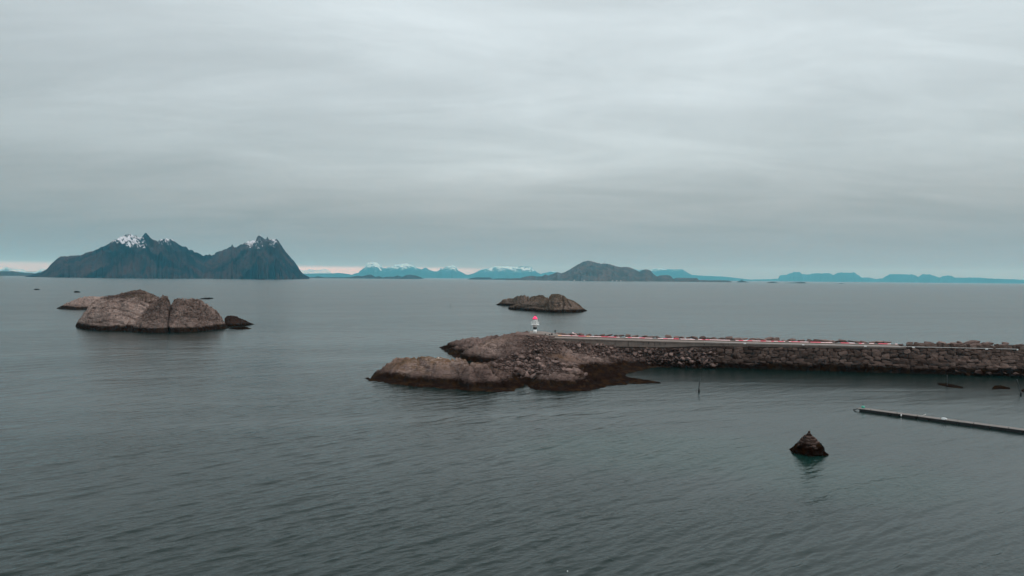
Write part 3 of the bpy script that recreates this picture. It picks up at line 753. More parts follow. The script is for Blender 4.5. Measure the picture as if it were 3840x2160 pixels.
cp([(2040, 1405, 2.8), (2100, 1402, 3.0), (2160, 1407, 2.7), (2200, 1425, 1.7), (2280, 1396, 1.4), (2250, 1380, 2.0), (2330, 1407, 0.6), (2400, 1428, 0.4), (2080, 1435, 1.6), (2150, 1440, 1.4), (2250, 1430, 1.0), (2300, 1420, 0.8)])
cp([(2150, 1320, 4.6), (2200, 1340, 3.2), (2250, 1360, 2.0), (2290, 1372, 1.3), (2200, 1365, 2.4), (2150, 1375, 2.9), (2330, 1380, 0.6)])
cp([(2130, 1300, 6.0), (2200, 1310, 5.2), (2300, 1330, 3.5), (2400, 1345, 2.3), (2500, 1355, 1.3), (2600, 1372, 0.0), (2620, 1384, -1.0)])
cr_([(1700, 312, -2), (1800, 314, -2), (1900, 312, -2), (2000, 308, -1.5), (2080, 302, -1.5), (2150, 292, -1.5), (2220, 285, -1), (2000, 282, 8.2), (2060, 279, 8.2), (2100, 272, 8.2), (1940, 290, 4), (2200, 262, 7.0), (2300, 262, 6.5), (2450, 258, 6.0), (2450, 272, -1)])
CP += [(x, y, -3.0) for x, y in ((-70, 150), (-30, 150), (10, 150), (50, 150), (90, 160), (-70, 200), (-75, 250), (-70, 300), (-60, 345), (-20, 345), (20, 345), (60, 330), (95, 290), (95, 200))]
CP = np.array(CP)


def tps_fit(P, lam=0.02):
    n = len(P); d = np.hypot(P[:, None, 0] - P[None, :, 0], P[:, None, 1] - P[None, :, 1]) / 50
    K = np.where(d > 0, d * d * np.log(np.maximum(d, 1e-9)), 0) + lam * np.eye(n) * 0.01
    A = np.zeros((n + 3, n + 3)); A[:n, :n] = K; A[:n, n] = 1; A[:n, n + 1:] = P[:, :2] / 50; A[n:, :n] = A[:n, n:].T
    return np.linalg.solve(A, np.concatenate([P[:, 2], [0, 0, 0]]))


TW = tps_fit(CP)


def tps(x, y):
    x = np.asarray(x, float); y = np.asarray(y, float); sh = x.shape; x = x.ravel(); y = y.ravel(); out = np.zeros_like(x)
    for i in range(0, len(x), 20000):
        a, b = x[i:i + 20000], y[i:i + 20000]
        d = np.hypot(a[:, None] - CP[None, :, 0], b[:, None] - CP[None, :, 1]) / 50
        K = np.where(d > 0, d * d * np.log(np.maximum(d, 1e-9)), 0)
        out[i:i + 20000] = K @ TW[:-3] + TW[-3] + TW[-2] * a / 50 + TW[-1] * b / 50
    return out.reshape(sh)


SHORE = [at(a, b) for a, b in ((1372, 1419), (1400, 1428), (1440, 1436), (1500, 1444), (1570, 1450), (1650, 1457), (1730, 1463), (1800, 1467), (1870, 1469), (1925, 1466), (1955, 1452), (1968, 1440), (1984, 1450),
                              (2020, 1463), (2080, 1467), (2150, 1468), (2210, 1464), (2255, 1454), (2290, 1445), (2340, 1441), (2400, 1438), (2450, 1437), (2472, 1436), (2430, 1428), (2380, 1420),
                              (2335, 1412), (2345, 1400), (2400, 1389), (2450, 1378), (2620, 1376))] + \
        [at_range(a, r) for a, r in ((2640, 262), (2450, 264), (2220, 286), (2150, 293), (2080, 303), (2000, 309), (1900, 313), (1800, 314), (1700, 312))] + \
        [at(a, b) for a, b in ((1648, 1303), (1665, 1316), (1690, 1332), (1715, 1346), (1765, 1356), (1822, 1366))] + \
        [at_range(a, r) for a, r in ((1790, 242), (1720, 241), (1640, 240), (1540, 239), (1450, 225), (1392, 204))]
SX = np.array([p.x for p in SHORE]); SY = np.array([p.y for p in SHORE])


def shore_d(x, y):
    x = np.asarray(x, float); y = np.asarray(y, float)
    best = np.full(x.shape, 1e9); ins = np.zeros(x.shape, bool)
    for i in range(len(SX)):
        ax, ay, bx, by = SX[i - 1], SY[i - 1], SX[i], SY[i]
        dx, dy = bx - ax, by - ay
        f = np.clip(((x - ax) * dx + (y - ay) * dy) / (dx * dx + dy * dy), 0, 1)
        best = np.minimum(best, np.hypot(x - ax - f * dx, y - ay - f * dy))
        if ay != by:
            ins ^= ((ay > y) != (by > y)) & (x < dx * (y - ay) / dy + ax)
    return np.where(ins, best, -best)


HJ = [([(2030, 1405), (2120, 1402), (2200, 1412)], 3.5, .5), ([(2035, 1418), (2110, 1414), (2200, 1424)], 3.5, .7), ([(2100, 1318), (2160, 1335), (2230, 1352), (2290, 1370)], 4, .8), ([(2110, 1340), (2180, 1352), (2250, 1372)], 4, .8),
      ([(1690, 1300), (1800, 1300), (1900, 1290)], 4, .7), ([(1720, 1320), (1800, 1317), (1890, 1310)], 4, .8), ([(1740, 1338), (1800, 1334), (1850, 1330)], 4, .7), ([(1500, 1392), (1600, 1398), (1700, 1405)], 3.5, .5),
      ([(1755, 1366), (1785, 1398), (1790, 1440)], 4, .9), ([(1685, 1360), (1712, 1395), (1715, 1430)], 3.5, .7), ([(1840, 1392), (1880, 1420), (1890, 1450)], 4, .9), ([(1560, 1355), (1600, 1385), (1590, 1420)], 3.5, .5),
      ([(2150, 1408), (2170, 1440)], 4, .7), ([(2060, 1410), (2070, 1450)], 4, .6), ([(1780, 1282), (1850, 1310), (1890, 1335)], 4, .7)]


def head_h(x, y):
    z = tps(x, y)
    sd = shore_d(x, y) + 0.7 * fbm(x / 3.0, y / 3.0, 0 * z, 3, 64) + 0.9 * fbm(x / 11.0, y / 11.0, 0 * z, 2, 65)
    z = np.maximum(z, np.clip(0.05 + 0.25 * sd, None, 0.35))
    z = np.where(sd < 0, np.minimum(z, 0.02 + 0.7 * sd), np.minimum(z, 0.02 + 2.2 * sd))
    n1 = ridged((x * 0.9 + 0.5 * y) / 9, (y - 0.4 * x) / 26, 0 * z, 4, 61)         # ribs of tilted strata
    n2 = fbm(x / 4.0, y / 4.0, 0 * z, 4, 62); n3 = fbm(x / 1.1, y / 1.8, 0 * z, 3, 63)
    env = np.clip(z / 1.5, 0.15, 1) * np.clip((8.15 - z) / 0.8, 0.06, 1)
    cid, gap = vor((x + .8 * n2) / 3.4, (y - .4 * x + .8 * n3) / 5.5, 0 * z, 66); c2, gap2 = vor(x / 1.3, (y - .3 * x) / 2.0, 0 * z, 67)
    blk = (cid - .5) * .9 - .5 * np.exp(-(gap / .05) ** 2) + (c2 - .5) * .38 - .22 * np.exp(-(gap2 / .09) ** 2)
    ph = (z + 0.10 * x + 0.16 * y + 0.45 * n2 + .25 * n1) / 0.95
    led = (ph - np.floor(ph)) ; led = np.where(led > .82, (1 - led) / .18, led / .82) - .5
    rub = np.exp(-((x - 3) / 10) ** 2 - ((y - 222) / 14) ** 2)
    JH = groove(x, y, z, HJ) - 0.42 * led * np.clip((z - .3) / 1.0, 0, 1) * np.clip((8.1 - z) / 1.2, 0, 1) * (1 - .8 * rub)
    return np.minimum(z, 8.35) - JH * np.clip(z, 0, 1) + env * (0.65 * n1 + 0.50 * n2 + 0.34 * n3 + 1.05 * blk)


gx, gy = np.meshgrid(np.arange(-64, 72, 0.36), np.arange(172, 322, 0.45))
hz = head_h(gx, gy)
LICH = np.exp(-((gx + 21) / 13) ** 2 - ((gy - 207) / 11) ** 2) * 1.5 + 0.45 * np.exp(-((gx - 16) / 6) ** 2 - ((gy - 224) / 6) ** 2) + 0.35 * np.exp(-((gx + 8) / 8) ** 2 - ((gy - 262) / 7) ** 2)
LICH = np.clip(LICH, 0, 1)
GAP_DARK = np.clip(np.exp(-((gx - 3) / 11) ** 2 - ((gy - 222) / 16) ** 2) * 1.3 + np.exp(-((gx - 26) / 13) ** 2 - ((gy - 243) / 6) ** 2) + 0.6 * np.exp(-((gx - 9) / 8) ** 2 - ((gy - 250) / 9) ** 2), 0, 1)  # mask: headland colour made darker around and between the rubble boulders
WEEDY = np.clip(1.5 * np.exp(-((gx - 32) / 13) ** 2 - ((gy - 208) / 12) ** 2), 0, 1)
BARE = np.zeros_like(gx)
for a_, b_, z_, w_, d_ in ((2110, 1406, 2.8, 6.5, 2.2), (2060, 1404, 2.8, 4, 2.0), (2190, 1336, 3.4, 5, 3.5), (2225, 1348, 2.7, 4, 2.5), (1780, 1305, 3.6, 9, 5), (1840, 1312, 4.2, 6, 5), (1700, 1392, 3.4, 7, 3), (1560, 1392, 3.1, 9, 3)):
    p_ = at(a_, b_, z_); BARE = np.maximum(BARE, np.exp(-((gx - p_.x) / w_) ** 2 - ((gy - p_.y) / d_) ** 2))
PALE = np.zeros_like(gx)
for a_, b_, w_ in ((1567, 1363, .8), (1640, 1375, .9), (1655, 1377, .8), (1590, 1372, .5)):
    p_ = at(a_, b_, 4.1); PALE = np.maximum(PALE, np.exp(-((gx - p_.x) / w_) ** 2 - ((gy - p_.y) / (w_ * 1.6)) ** 2))
head = link('headland', mesh_grid(np.stack([gx, gy, np.maximum(hz, -2.5)], -1), 'headland', {'lichen': LICH, 'pale': PALE, 'gap_dark': GAP_DARK, 'weedy': WEEDY, 'bare': BARE}), M_HEAD)
tag(head, 'rocky headland of weedy ledges and rubble under the lighthouse', 'headland')


def head_at(x, y):
    fx = min(max((x + 64) / 0.36, 0), hz.shape[1] - 2.001); fy = min(max((y - 172) / 0.45, 0), hz.shape[0] - 2.001)
    i, j = int(fx), int(fy); u, v = fx - i, fy - j
    return (hz[j, i] * (1 - u) + hz[j, i + 1] * u) * (1 - v) + (hz[j + 1, i] * (1 - u) + hz[j + 1, i + 1] * u) * v


RSTEP = np.arange(172, 322, 0.2)


def hit_head(px, py):
    """first point where a line of sight meets the headland"""
    ux, uy, sl = ray(px, py)
    fx = np.clip((ux * RSTEP + 64) / 0.36, 0, hz.shape[1] - 2); fy = np.clip((uy * RSTEP - 172) / 0.45, 0, hz.shape[0] - 2)
    h = hz[fy.astype(int), fx.astype(int)]
    below = np.nonzero(h > CAMZ + sl * RSTEP)[0]
    r = RSTEP[below[0]] if len(below) else -CAMZ / sl
    return Vector((ux * r, uy * r, head_at(ux * r, uy * r)))


# ------------------------------------------------------------------ boulders
def hull_mesh(seed, n=13, flat=(1, 1, 0.8)):
    import bmesh
    g = random.Random(seed); bm = bmesh.new()
    for _ in range(n):
        v = Vector((g.gauss(0, 1), g.gauss(0, 1), g.gauss(0, 1))).normalized() * g.uniform(0.8, 1.1)
        v = Vector((max(-.8, min(.8, v.x)), max(-.8, min(.8, v.y)), max(-.75, min(.75, v.z))))
        bm.verts.new((v.x * flat[0], v.y * flat[1], v.z * flat[2]))
    res = bmesh.ops.convex_hull(bm, input=bm.verts)
    bmesh.ops.delete(bm, geom=[e for e in res['geom_interior'] if isinstance(e, bmesh.types.BMVert)], context='VERTS')
    bmesh.ops.bevel(bm, geom=bm.edges[:], offset=0.05, segments=1, affect='EDGES')
    bmesh.ops.recalc_face_normals(bm, faces=bm.faces[:])
    me = bpy.data.meshes.new('boulder'); bm.to_mesh(me); bm.free(); me.materials.append(M_BOULD)
    return me


HULLS = [hull_mesh(100 + i, 12 + i % 4, ((1, .85, .75), (1, .7, .6), (1, .95, .9), (1.1, .8, .45))[i % 4]) for i in range(16)]
SIZED = []


def boulder(p, r, label, group=None, hull=None, rot=None, scl=(1, 1, 1)):
    o = bpy.data.objects.new('boulder', HULLS[hull if hull is not None else RNG.randrange(16)])
    COL.objects.link(o); o.location = p
    o.rotation_euler = rot if rot is not None else (RNG.uniform(-.5, .5), RNG.uniform(-.5, .5), RNG.uniform(0, 6.28))
    o.scale = (r * scl[0], r * scl[1], r * scl[2])
    return tag(o, label, 'boulder', group)


def inside(px, py, poly):
    c = False; j = len(poly) - 1
    for i in range(len(poly)):
        if (poly[i][1] > py) != (poly[j][1] > py) and px < (poly[j][0] - poly[i][0]) * (py - poly[i][1]) / (poly[j][1] - poly[i][1]) + poly[i][0]: c = not c
        j = i
    return c


def scatter(poly, count, rmin, rmax, label, group, gap=0.75, lift=0.25, tries=9000):
    """fill an outline in the photo with boulders standing on the headland"""
    xs = [p[0] for p in poly]; ys = [p[1] for p in poly]; got = []
    for _ in range(tries):
        if len(got) >= count: break
        a, b = RNG.uniform(min(xs), max(xs)), RNG.uniform(min(ys), max(ys))
        if not inside(a, b, poly): continue
        r = rmin + (rmax - rmin) * RNG.random() ** 2.2
        rp = r * 12.0
        if any((a - q[0]) ** 2 + ((b - q[1]) * 1.5) ** 2 < (gap * (rp + q[2])) ** 2 for q in got): continue
        got.append((a, b, rp)); p = hit_head(a, b)
        boulder(p + Vector((0, 0, r * lift)), r, label, group)


# the ones that stand out
for px, py, r, lab, hull, rot, scl in (
        (1966, 1352, 2.1, 'biggest grey slab in the headland rubble, tilted over a dark hollow', 3, (0.5, 0.15, 0.5), (1.3, 1.0, 0.7)),
        (1984, 1376, 1.3, 'pinkish boulder under the biggest tilted slab of the headland rubble', 2, (0.2, 0.1, 1.0), (1, 1, 1)),
        (2008, 1418, 1.9, 'big brown boulder at the mouth of the dark gully', 6, (0.1, 0.2, 0.3), (1, 1, 1.1)),
        (1970, 1412, 1.7, 'brown boulder leaning on the one at the gully mouth', 10, (0.3, 0.2, 2.0), (1.1, 1, 1)),
        (2030, 1375, 1.5, 'rounded pale boulder in the middle of the headland rubble', 14, (0.1, 0.3, 0.4), (1.2, 1, 0.9)),
        (2066, 1276, 1.5, 'square block at the end of the concrete wall', 2, (0.05, 0.05, 0.3), (1.1, 1, 1.1)),
        (1990, 1345, 1.4, 'dark wedge shaped boulder behind the biggest tilted slab', 7, (0.4, 0.3, 1.4), (1.2, 1, 1)),
        (2132, 1394, 1.3, 'pale boulder lying alone on the dark weed ledge', 4, (0.1, 0.1, 0.2), (1.4, 1, 0.8)),
        (2197, 1406, 0.75, 'small pale stone alone on the weed slope', 6, (0.1, 0.1, 0.9), (1.2, 1, 1))):
    boulder(hit_head(px, py) + Vector((0, 0, r * 0.15)), r, lab, 'boulders of the headland rubble', hull, rot, scl)
G1 = 'boulders of the headland rubble'
scatter([(1845, 1368), (1880, 1345), (1930, 1325), (1990, 1322), (2040, 1345), (2080, 1362), (2130, 1380), (2125, 1398), (2060, 1396), (2030, 1410), (1960, 1418), (1920, 1400), (1870, 1384)], 78, 0.55, 1.7,
        'broken grey brown boulder in the loose rubble heap across the middle of the headland', G1, gap=0.66, lift=0.55)
scatter([(1975, 1262), (2040, 1262), (2078, 1275), (2110, 1300), (2100, 1325), (2040, 1330), (1985, 1322), (1965, 1290)], 42, 0.5, 1.5,
        'broken grey brown boulder on the rubble slope below the lighthouse platform', G1, gap=0.66, lift=0.55)
scatter([(2112, 1290), (2200, 1292), (2330, 1296), (2360, 1310), (2340, 1345), (2290, 1350), (2220, 1338), (2150, 1316)], 46, 0.55, 1.5,
        'angular boulder in the rock fill at the foot of the concrete wall', 'rock fill boulders below the concrete wall', gap=0.58, lift=0.6)


# ------------------------------------------------------------------ breakwater
EDGE_PX = [(2060, 1266.5), (2100, 1268), (2300, 1274.5), (2550, 1282), (2800, 1288.5), (3000, 1293), (3200, 1298), (3400, 1302.5), (3600, 1307), (3800, 1311.5), (3990, 1316)]
TOPZ = 8.4
EDGE = [at(a, b, TOPZ) for a, b in EDGE_PX]


def edge(px):
    for (a, _), (b, _), p, q in zip(EDGE_PX, EDGE_PX[1:], EDGE, EDGE[1:]):
        if px <= b: return p.lerp(q, (px - a) / (b - a))
    return EDGE[-1].copy()


def edge_n(px):
    t = (edge(min(px + 5, 3990)) - edge(max(px - 5, 2060))).normalized()
    return t, Vector((-t.y, t.x, 0)) if t.x > 0 else Vector((t.y, -t.x, 0))     # along, and away from the harbour


bw = empty('breakwater', edge(2900) * 1.0, 'long straight stone breakwater with a concrete cap running from the lighthouse headland', 'breakwater')
bw.location.z = 0
capz = lambda px: np.interp(px, [2060, 2150, 2300, 2500, 2600, 2700, 2900, 3200, 3390], [6.2, 6.2, 6.0, 6.3, 7.0, 7.25, 7.45, 7.6, 7.75])
DECKW = 6.4
mb = MB(); secs = []
for px in list(range(2060, 3396, 15)) + [3396]:
    e = edge(px); t_, n_ = edge_n(px); zb = float(capz(px))
    ov = 0.0
    prof = [(0.10, zb), (0.02, TOPZ - 0.35), (-0.18, TOPZ - 0.34), (-0.18, TOPZ + 0.02), (0.25, TOPZ + 0.06), (0.3, TOPZ), (DECKW - .5, TOPZ + 0.02), (DECKW - .45, TOPZ + 0.35), (DECKW, TOPZ + 0.35), (DECKW, zb)]
    secs.append([(e + n_ * o).to_tuple()[:2] + (z,) for o, z in prof])
vs = [v for s in secs for v in s]; k = len(secs[0])
fs = [(i * k + j, (i + 1) * k + j, (i + 1) * k + (j + 1) % k, i * k + (j + 1) % k) for i in range(len(secs) - 1) for j in range(k)]
fs += [tuple(reversed(range(k))), tuple(range((len(secs) - 1) * k, len(secs) * k))]
mb.put(vs, fs); mb.build('concrete_cap', M_CONC, bw)
# rubble core: harbour face just behind the stones, deck filling, seaward slope
mb = MB(); secs = []
for px in range(2060, 3991, 15):
    e = edge(px); t_, n_ = edge_n(px)
    tz = float(capz(px)) - 0.02 if px <= 3396 else TOPZ - 0.25
    hs = 0.25 if px < 3640 else 0.25 + (px - 3640) / 200.0
    prof = [(-2.0 if px > 2660 else -5.0, -2.0), (0.35, tz), (DECKW + 0.3, tz + (0 if px <= 3396 else hs)), (DECKW + 2.5, 7.2), (DECKW + 15, -2.5)]
    secs.append([((e + n_ * o).x, (e + n_ * o).y, z + (0.15 * RNG.uniform(-1, 1) if j in (2, 3) else 0)) for j, (o, z) in enumerate(prof)])
vs = [v for s in secs for v in s]; k = len(secs[0])
fs = [(i * k + j, (i + 1) * k + j, (i + 1) * k + j + 1, i * k + j + 1) for i in range(len(secs) - 1) for j in range(k - 1)]
fs += [tuple(reversed(range(k))), tuple(range((len(secs) - 1) * k, len(secs) * k))]
mb.put(vs, fs)
mb.build('rubble_core', rock('core_rubble', (0.060, 0.048, 0.044), (0.040, 0.032, 0.030), (0.020, 0.016, 0.015), weed=2.3, scale=2.0, bump=0.9), bw)


def stone_course():
    """the hand-laid harbour face: every block its own chipped shape, in one facing mesh"""
    import bmesh
    g = random.Random(17); V = []; F = []; T = []
    px = 2555.0
    total = (edge(3985) - edge(2555)).length
    z = -0.4
    row = 0
    while z < TOPZ - 0.1:
        h = g.uniform(0.85, 1.75)
        px = 2540.0 + g.uniform(0, 20)
        while px < 3985:
            w = g.uniform(0.8, 3.4) * (1.0 if z < 5 else 0.85)
            dpx = w / 0.0885
            zmid = z + h * 0.5 + g.uniform(-.30, .30)
            if px < 2700 and g.random() < (2700 - px) / 260.0 * 0.8: px += dpx; continue
            if zmid + h * 0.45 < float(capz(min(px, 3390))) + 0.12 or px > 3396:
                e = edge(px + dpx / 2); t_, n_ = edge_n(px + dpx / 2)
                o = -1.75 + 2.15 * (zmid + .8) / (TOPZ + .6)
                c = Vector((e.x, e.y, 0)) + n_ * (o + g.uniform(-.22, .20)); c.z = zmid
                bm = bmesh.new()
                hw, hh, hd = w * 0.5 * g.uniform(.82, 1.08), h * 0.52 * g.uniform(.75, 1.2), 0.48
                tilt = g.gauss(0, 0.17)
                for sx in (-1, 1):
                    for sz in (-1, 1):
                        for sy in (-1, 1):
                            kx = g.uniform(.72, 1.0); kz = g.uniform(.70, 1.0)
                            bm.verts.new((sx * hw * kx, sy * hd * (g.uniform(.5, 1.0) if sy < 0 else 1), sz * hh * kz))
                    bm.verts.new((sx * hw * g.uniform(.9, 1.05), -hd * g.uniform(.6, .9), g.uniform(-.3, .3) * hh))
                for sz in (-1, 1):
                    bm.verts.new((g.uniform(-.4, .4) * hw, -hd * g.uniform(.7, 1.05), sz * hh * g.uniform(.85, 1.08)))
                bm.verts.new((g.uniform(-.3, .3) * hw, -hd * g.uniform(.95, 1.3), g.uniform(-.3, .3) * hh))
                r = bmesh.ops.convex_hull(bm, input=bm.verts)
                bmesh.ops.delete(bm, geom=[q for q in r['geom_interior'] if isinstance(q, bmesh.types.BMVert)], context='VERTS')
                bm.verts.ensure_lookup_table(); bm.verts.index_update(); b = len(V); T += [g.choice((.55, .75, .9, 1.0, 1.1, 1.35)) * g.uniform(.85, 1.15)] * len(bm.verts)
                ct, st = math.cos(tilt), math.sin(tilt)
                for v in bm.verts:
                    lx, lz = v.co.x * ct - v.co.z * st, v.co.x * st + v.co.z * ct
                    V.append((c + t_ * lx + n_ * v.co.y + Vector((0, 0, lz))).to_tuple())
                for f in bm.faces: F.append(tuple(b + v.index for v in f.verts))
                bm.free()
            px += dpx
        z += h * 0.93
    me = bpy.data.meshes.new('stone_facing'); me.from_pydata(V, [], F); me.update()
    me.attributes.new('tone', 'FLOAT', 'POINT').data.foreach_set('value', np.array(T, np.float32))
    link('stone_facing', me, M_WALL, bw)


stone_course()
# loose rock fill against the harbour face where the concrete is thick
g = random.Random(41); got = []
for _ in range(3000):
    if len(got) >= 62: break
    px, f = g.uniform(2290, 2680), g.random()
    r = g.uniform(.55, 1.0) + .65 * g.random() ** 3
    if any(math.hypot((px - a) / 11.0, (f - b) * 7.5) < .62 * (r + c) for a, b, c in got): continue
    got.append((px, f, r)); e = edge(px) - edge_n(px)[1] * (0.3 + 4.4 * f)
    boulder((e.x, e.y, float(capz(px)) - 0.5 - f * (float(capz(px)) - 0.4) + g.uniform(-.1, .25)), r, 'angular boulder in the rock fill at the foot of the concrete wall', 'rock fill boulders below the concrete wall', scl=(1.15, 1, .9))
# thin black boxes proud of the cap face, painting in the shade of drain slots
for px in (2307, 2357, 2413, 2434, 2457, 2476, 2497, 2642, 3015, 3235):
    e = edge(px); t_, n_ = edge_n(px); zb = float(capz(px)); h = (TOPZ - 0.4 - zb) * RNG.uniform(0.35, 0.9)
    mb = MB(); c = e + n_ * 0.0; mb.box((c.x, c.y, TOPZ - 0.38 - h / 2), (RNG.uniform(.12, .25), 0.16, h), math.atan2(t_.y, t_.x)); mb.build('slot_shade_box', M_BLACK, bw)
# low white rail on the harbour edge with brackets
rail = empty('edge_rail', edge(3200), 'low white rail running along the harbour edge of the breakwater', 'rail')
mb = MB()
for a in range(2700, 3811, 30):
    pass
mb.tube([edge(p) + Vector((0, 0, 0.22)) - edge_n(p)[1] * 0.05 for p in range(2640, 3816, 25)], 0.095, 8); mb.build('rail', simple('chalky_rail_paint', (0.56, 0.54, 0.52), .7, .2, .7), rail)
for p in (2793, 3012, 3245, 3425, 3700, 3815):
    e = edge(p); t_, n_ = edge_n(p); mb = MB(); c = e - n_ * 0.08
    mb.box((c.x, c.y, TOPZ + 0.08), (0.75 if p < 3800 else 0.4, 0.3, 0.36), math.atan2(t_.y, t_.x)); mb.build('bracket', M_WHITE, rail)
# ladder against the stone face
lp = at(2602, 1340, 3.2); e = edge(2602); t_, n_ = edge_n(2602)
lad = empty('ladder', (e.x, e.y, 2.0), 'pale ladder fixed to the stone face near the end of the thick concrete', 'ladder')
for s in (-0.55, 0.55):
    mb = MB(); c = e - n_ * 0.75 + t_ * s; mb.tube([(c.x, c.y, 1.6), (c.x + n_.x * .3, c.y + n_.y * .3, 4.4)], 0.07, 6); mb.build('side_rail', simple('galvanised_steel', (0.42, 0.40, 0.38), 0.6), lad)
for i in range(8):
    mb = MB(); f = i / 7; c = e - n_ * (0.75 - .3 * f); z = 1.8 + 2.4 * f
    mb.tube([(c.x - t_.x * .5, c.y - t_.y * .5, z), (c.x + t_.x * .5, c.y + t_.y * .5, z)], 0.03, 5); mb.build('rung', M_DARK, lad)
# rope light along the back kerb: lit lengths of red and warm white
led = empty('rope_light', edge(2600) + edge_n(2600)[1] * (DECKW - .7), 'glowing red and white light strip along the seaward kerb of the breakwater', 'light strip')
g = random.Random(5)
back = lambda px, z=0.5: edge(px) + edge_n(px)[1] * (DECKW - 0.22) + Vector((0, 0, z))
px = 2076.0; seq = [('o', 14), ('w', 40), ('r', 4), ('w', 24), ('r', 30), ('o', 14), ('w', 44)]
while px < 3392:
    if seq: kd, ln = seq.pop(0)
    else:
        fr = (px - 2200) / 1200.0
        kd = g.choices(['w', 'r', 'x'], [0.55 - .2 * fr, 0.30 + .1 * fr, 0.14 + 0.12 * fr])[0]; ln = g.uniform(5, 22)
    q = min(px + ln, 3393)
    if kd != 'x':
        mb = MB(); n = 4; mb.tube([back(px + (q - px) * i / n) for i in range(n + 1)], 0.06, 6)
        mb.build({'w': 'white_light', 'r': 'red_light', 'o': 'orange_light'}[kd], {'w': M_LEDW, 'r': M_LEDR, 'o': M_LEDO}[kd], led)
    px = q
mb = MB(); mb.tube([back(p, 0.38) + edge_n(p)[1] * 0.02 for p in range(2072, 3396, 20)], 0.05, 6); mb.build('mounting_rail', simple('pale_conduit', (0.45, 0.42, 0.42), 0.5), led)
p0 = back(2143, 0.9)
mb = MB(); mb.tube([p0 + Vector((0.55 * math.sin(a * 1.0) - 0.12 * a + .35, 0.0, 0.16 * a - .1)) for a in np.linspace(0, 6.6, 26)], 0.045, 6); mb.build('light_trail', M_LEDW, led)  # glowing tube added in the shape of a moving hand lamp's trail

# armour stones on the sea side of the deck
G3 = 'armour stones along the seaward side of the breakwater'
px = 2095.0
while px < 3860:
    r = RNG.uniform(0.8, 1.45); off = DECKW + RNG.uniform(0.9, 2.0)
    if px < 2330: r = RNG.uniform(.8, 1.15)
    if px > 3380: off = RNG.uniform(3.0, 7.0) if RNG.random() < .5 else off
    e = edge(px) + edge_n(px)[1] * off
    if not (3372 < px < 3470):
        boulder((e.x, e.y, TOPZ + 0.55 + r * RNG.uniform(0, 0.35) + (0.3 if px > 3600 else 0)), r,
                'grey armour stone in the row along the glowing light strip' if px < 3390 else 'grey armour stone on the bare end of the breakwater beyond the light strip', G3, scl=(RNG.uniform(1.2, 1.9), 1, RNG.uniform(.75, 1.1)), rot=(RNG.uniform(-.25, .25), RNG.uniform(-.25, .25), math.atan2(edge_n(px)[0].y, edge_n(px)[0].x) + RNG.uniform(-.4, .4)))
    px += r * 19 * RNG.uniform(0.8, 1.5)
for px, r, z, off, lab, scl in (
        (3440, 1.55, 0.95, 5.5, 'tall rounded armour stone, the biggest on the breakwater crest', (0.95, .9, 1.15)),
        (3468, 1.2, 0.85, 6.0, 'square topped armour stone next to the biggest one', (0.95, .9, 1.15)),
        (3304, 1.45, 0.7, 7.6, 'broad grey armour stone just behind the end of the light strip', (1.3, .9, .9)),
        (3410, 1.2, 0.15, 7.0, 'low armour stone just beyond the end of the light strip', (1.3, 1, .8)),
        (3498, 1.25, 0.3, 5.2, 'flat reddish armour stone after the square topped one', (1.3, 1, .8)),
        (2140, 1.25, 0.35, 8.4, 'rounded armour stone behind the white light trail', (1.8, 1, .9)),
        (2193, 0.9, 0.5, 8.0, 'pointed armour stone after the orange end of the light strip', (1, .8, 1.4)),
        (3700, 1.6, 1.6, 9.0, 'long pale flat stone on top of the far end mound', (2.0, 1, .5)),
        (3760, 1.3, 1.2, 9.0, 'smaller flat stone lying on the far end mound', (1.9, 1, .5)),
        (3722, 1.7, 0.8, 7.0, 'wide slab of the far end mound, under the long flat stone', (2.2, 1, .8)),
        (3790, 1.7, 0.6, 6.0, 'wide slab of the far end mound, at the frame edge', (2.0, 1, .8)),
        (3660, 1.4, 0.7, 7.5, 'grey block at the start of the far end mound', (1.3, 1, .9))):
    e = edge(px) + edge_n(px)[1] * off
    boulder((e.x, e.y, TOPZ + z - 0.2), r, lab, G3, scl=scl, rot=(RNG.uniform(-.15, .15), RNG.uniform(-.15, .15), math.atan2(edge_n(px)[0].y, edge_n(px)[0].x) + RNG.uniform(-.3, .3)))
# dark weedy stones at the foot of the wall's far end
px = 3560.0
while px < 3900:
    r = RNG.uniform(0.9, 1.6); e = edge(px) - edge_n(px)[1] * RNG.uniform(1.0, 2.0 + (px - 3560) / 90.0)
    boulder((e.x, e.y, RNG.uniform(0.0, 0.7) + (px - 3560) / 600.0), r, 'dark weedy stone at the waterline foot of the stone wall', 'weedy stones at the foot of the wall', scl=(1.3, 1, .8))
    px += RNG.uniform(18, 30)


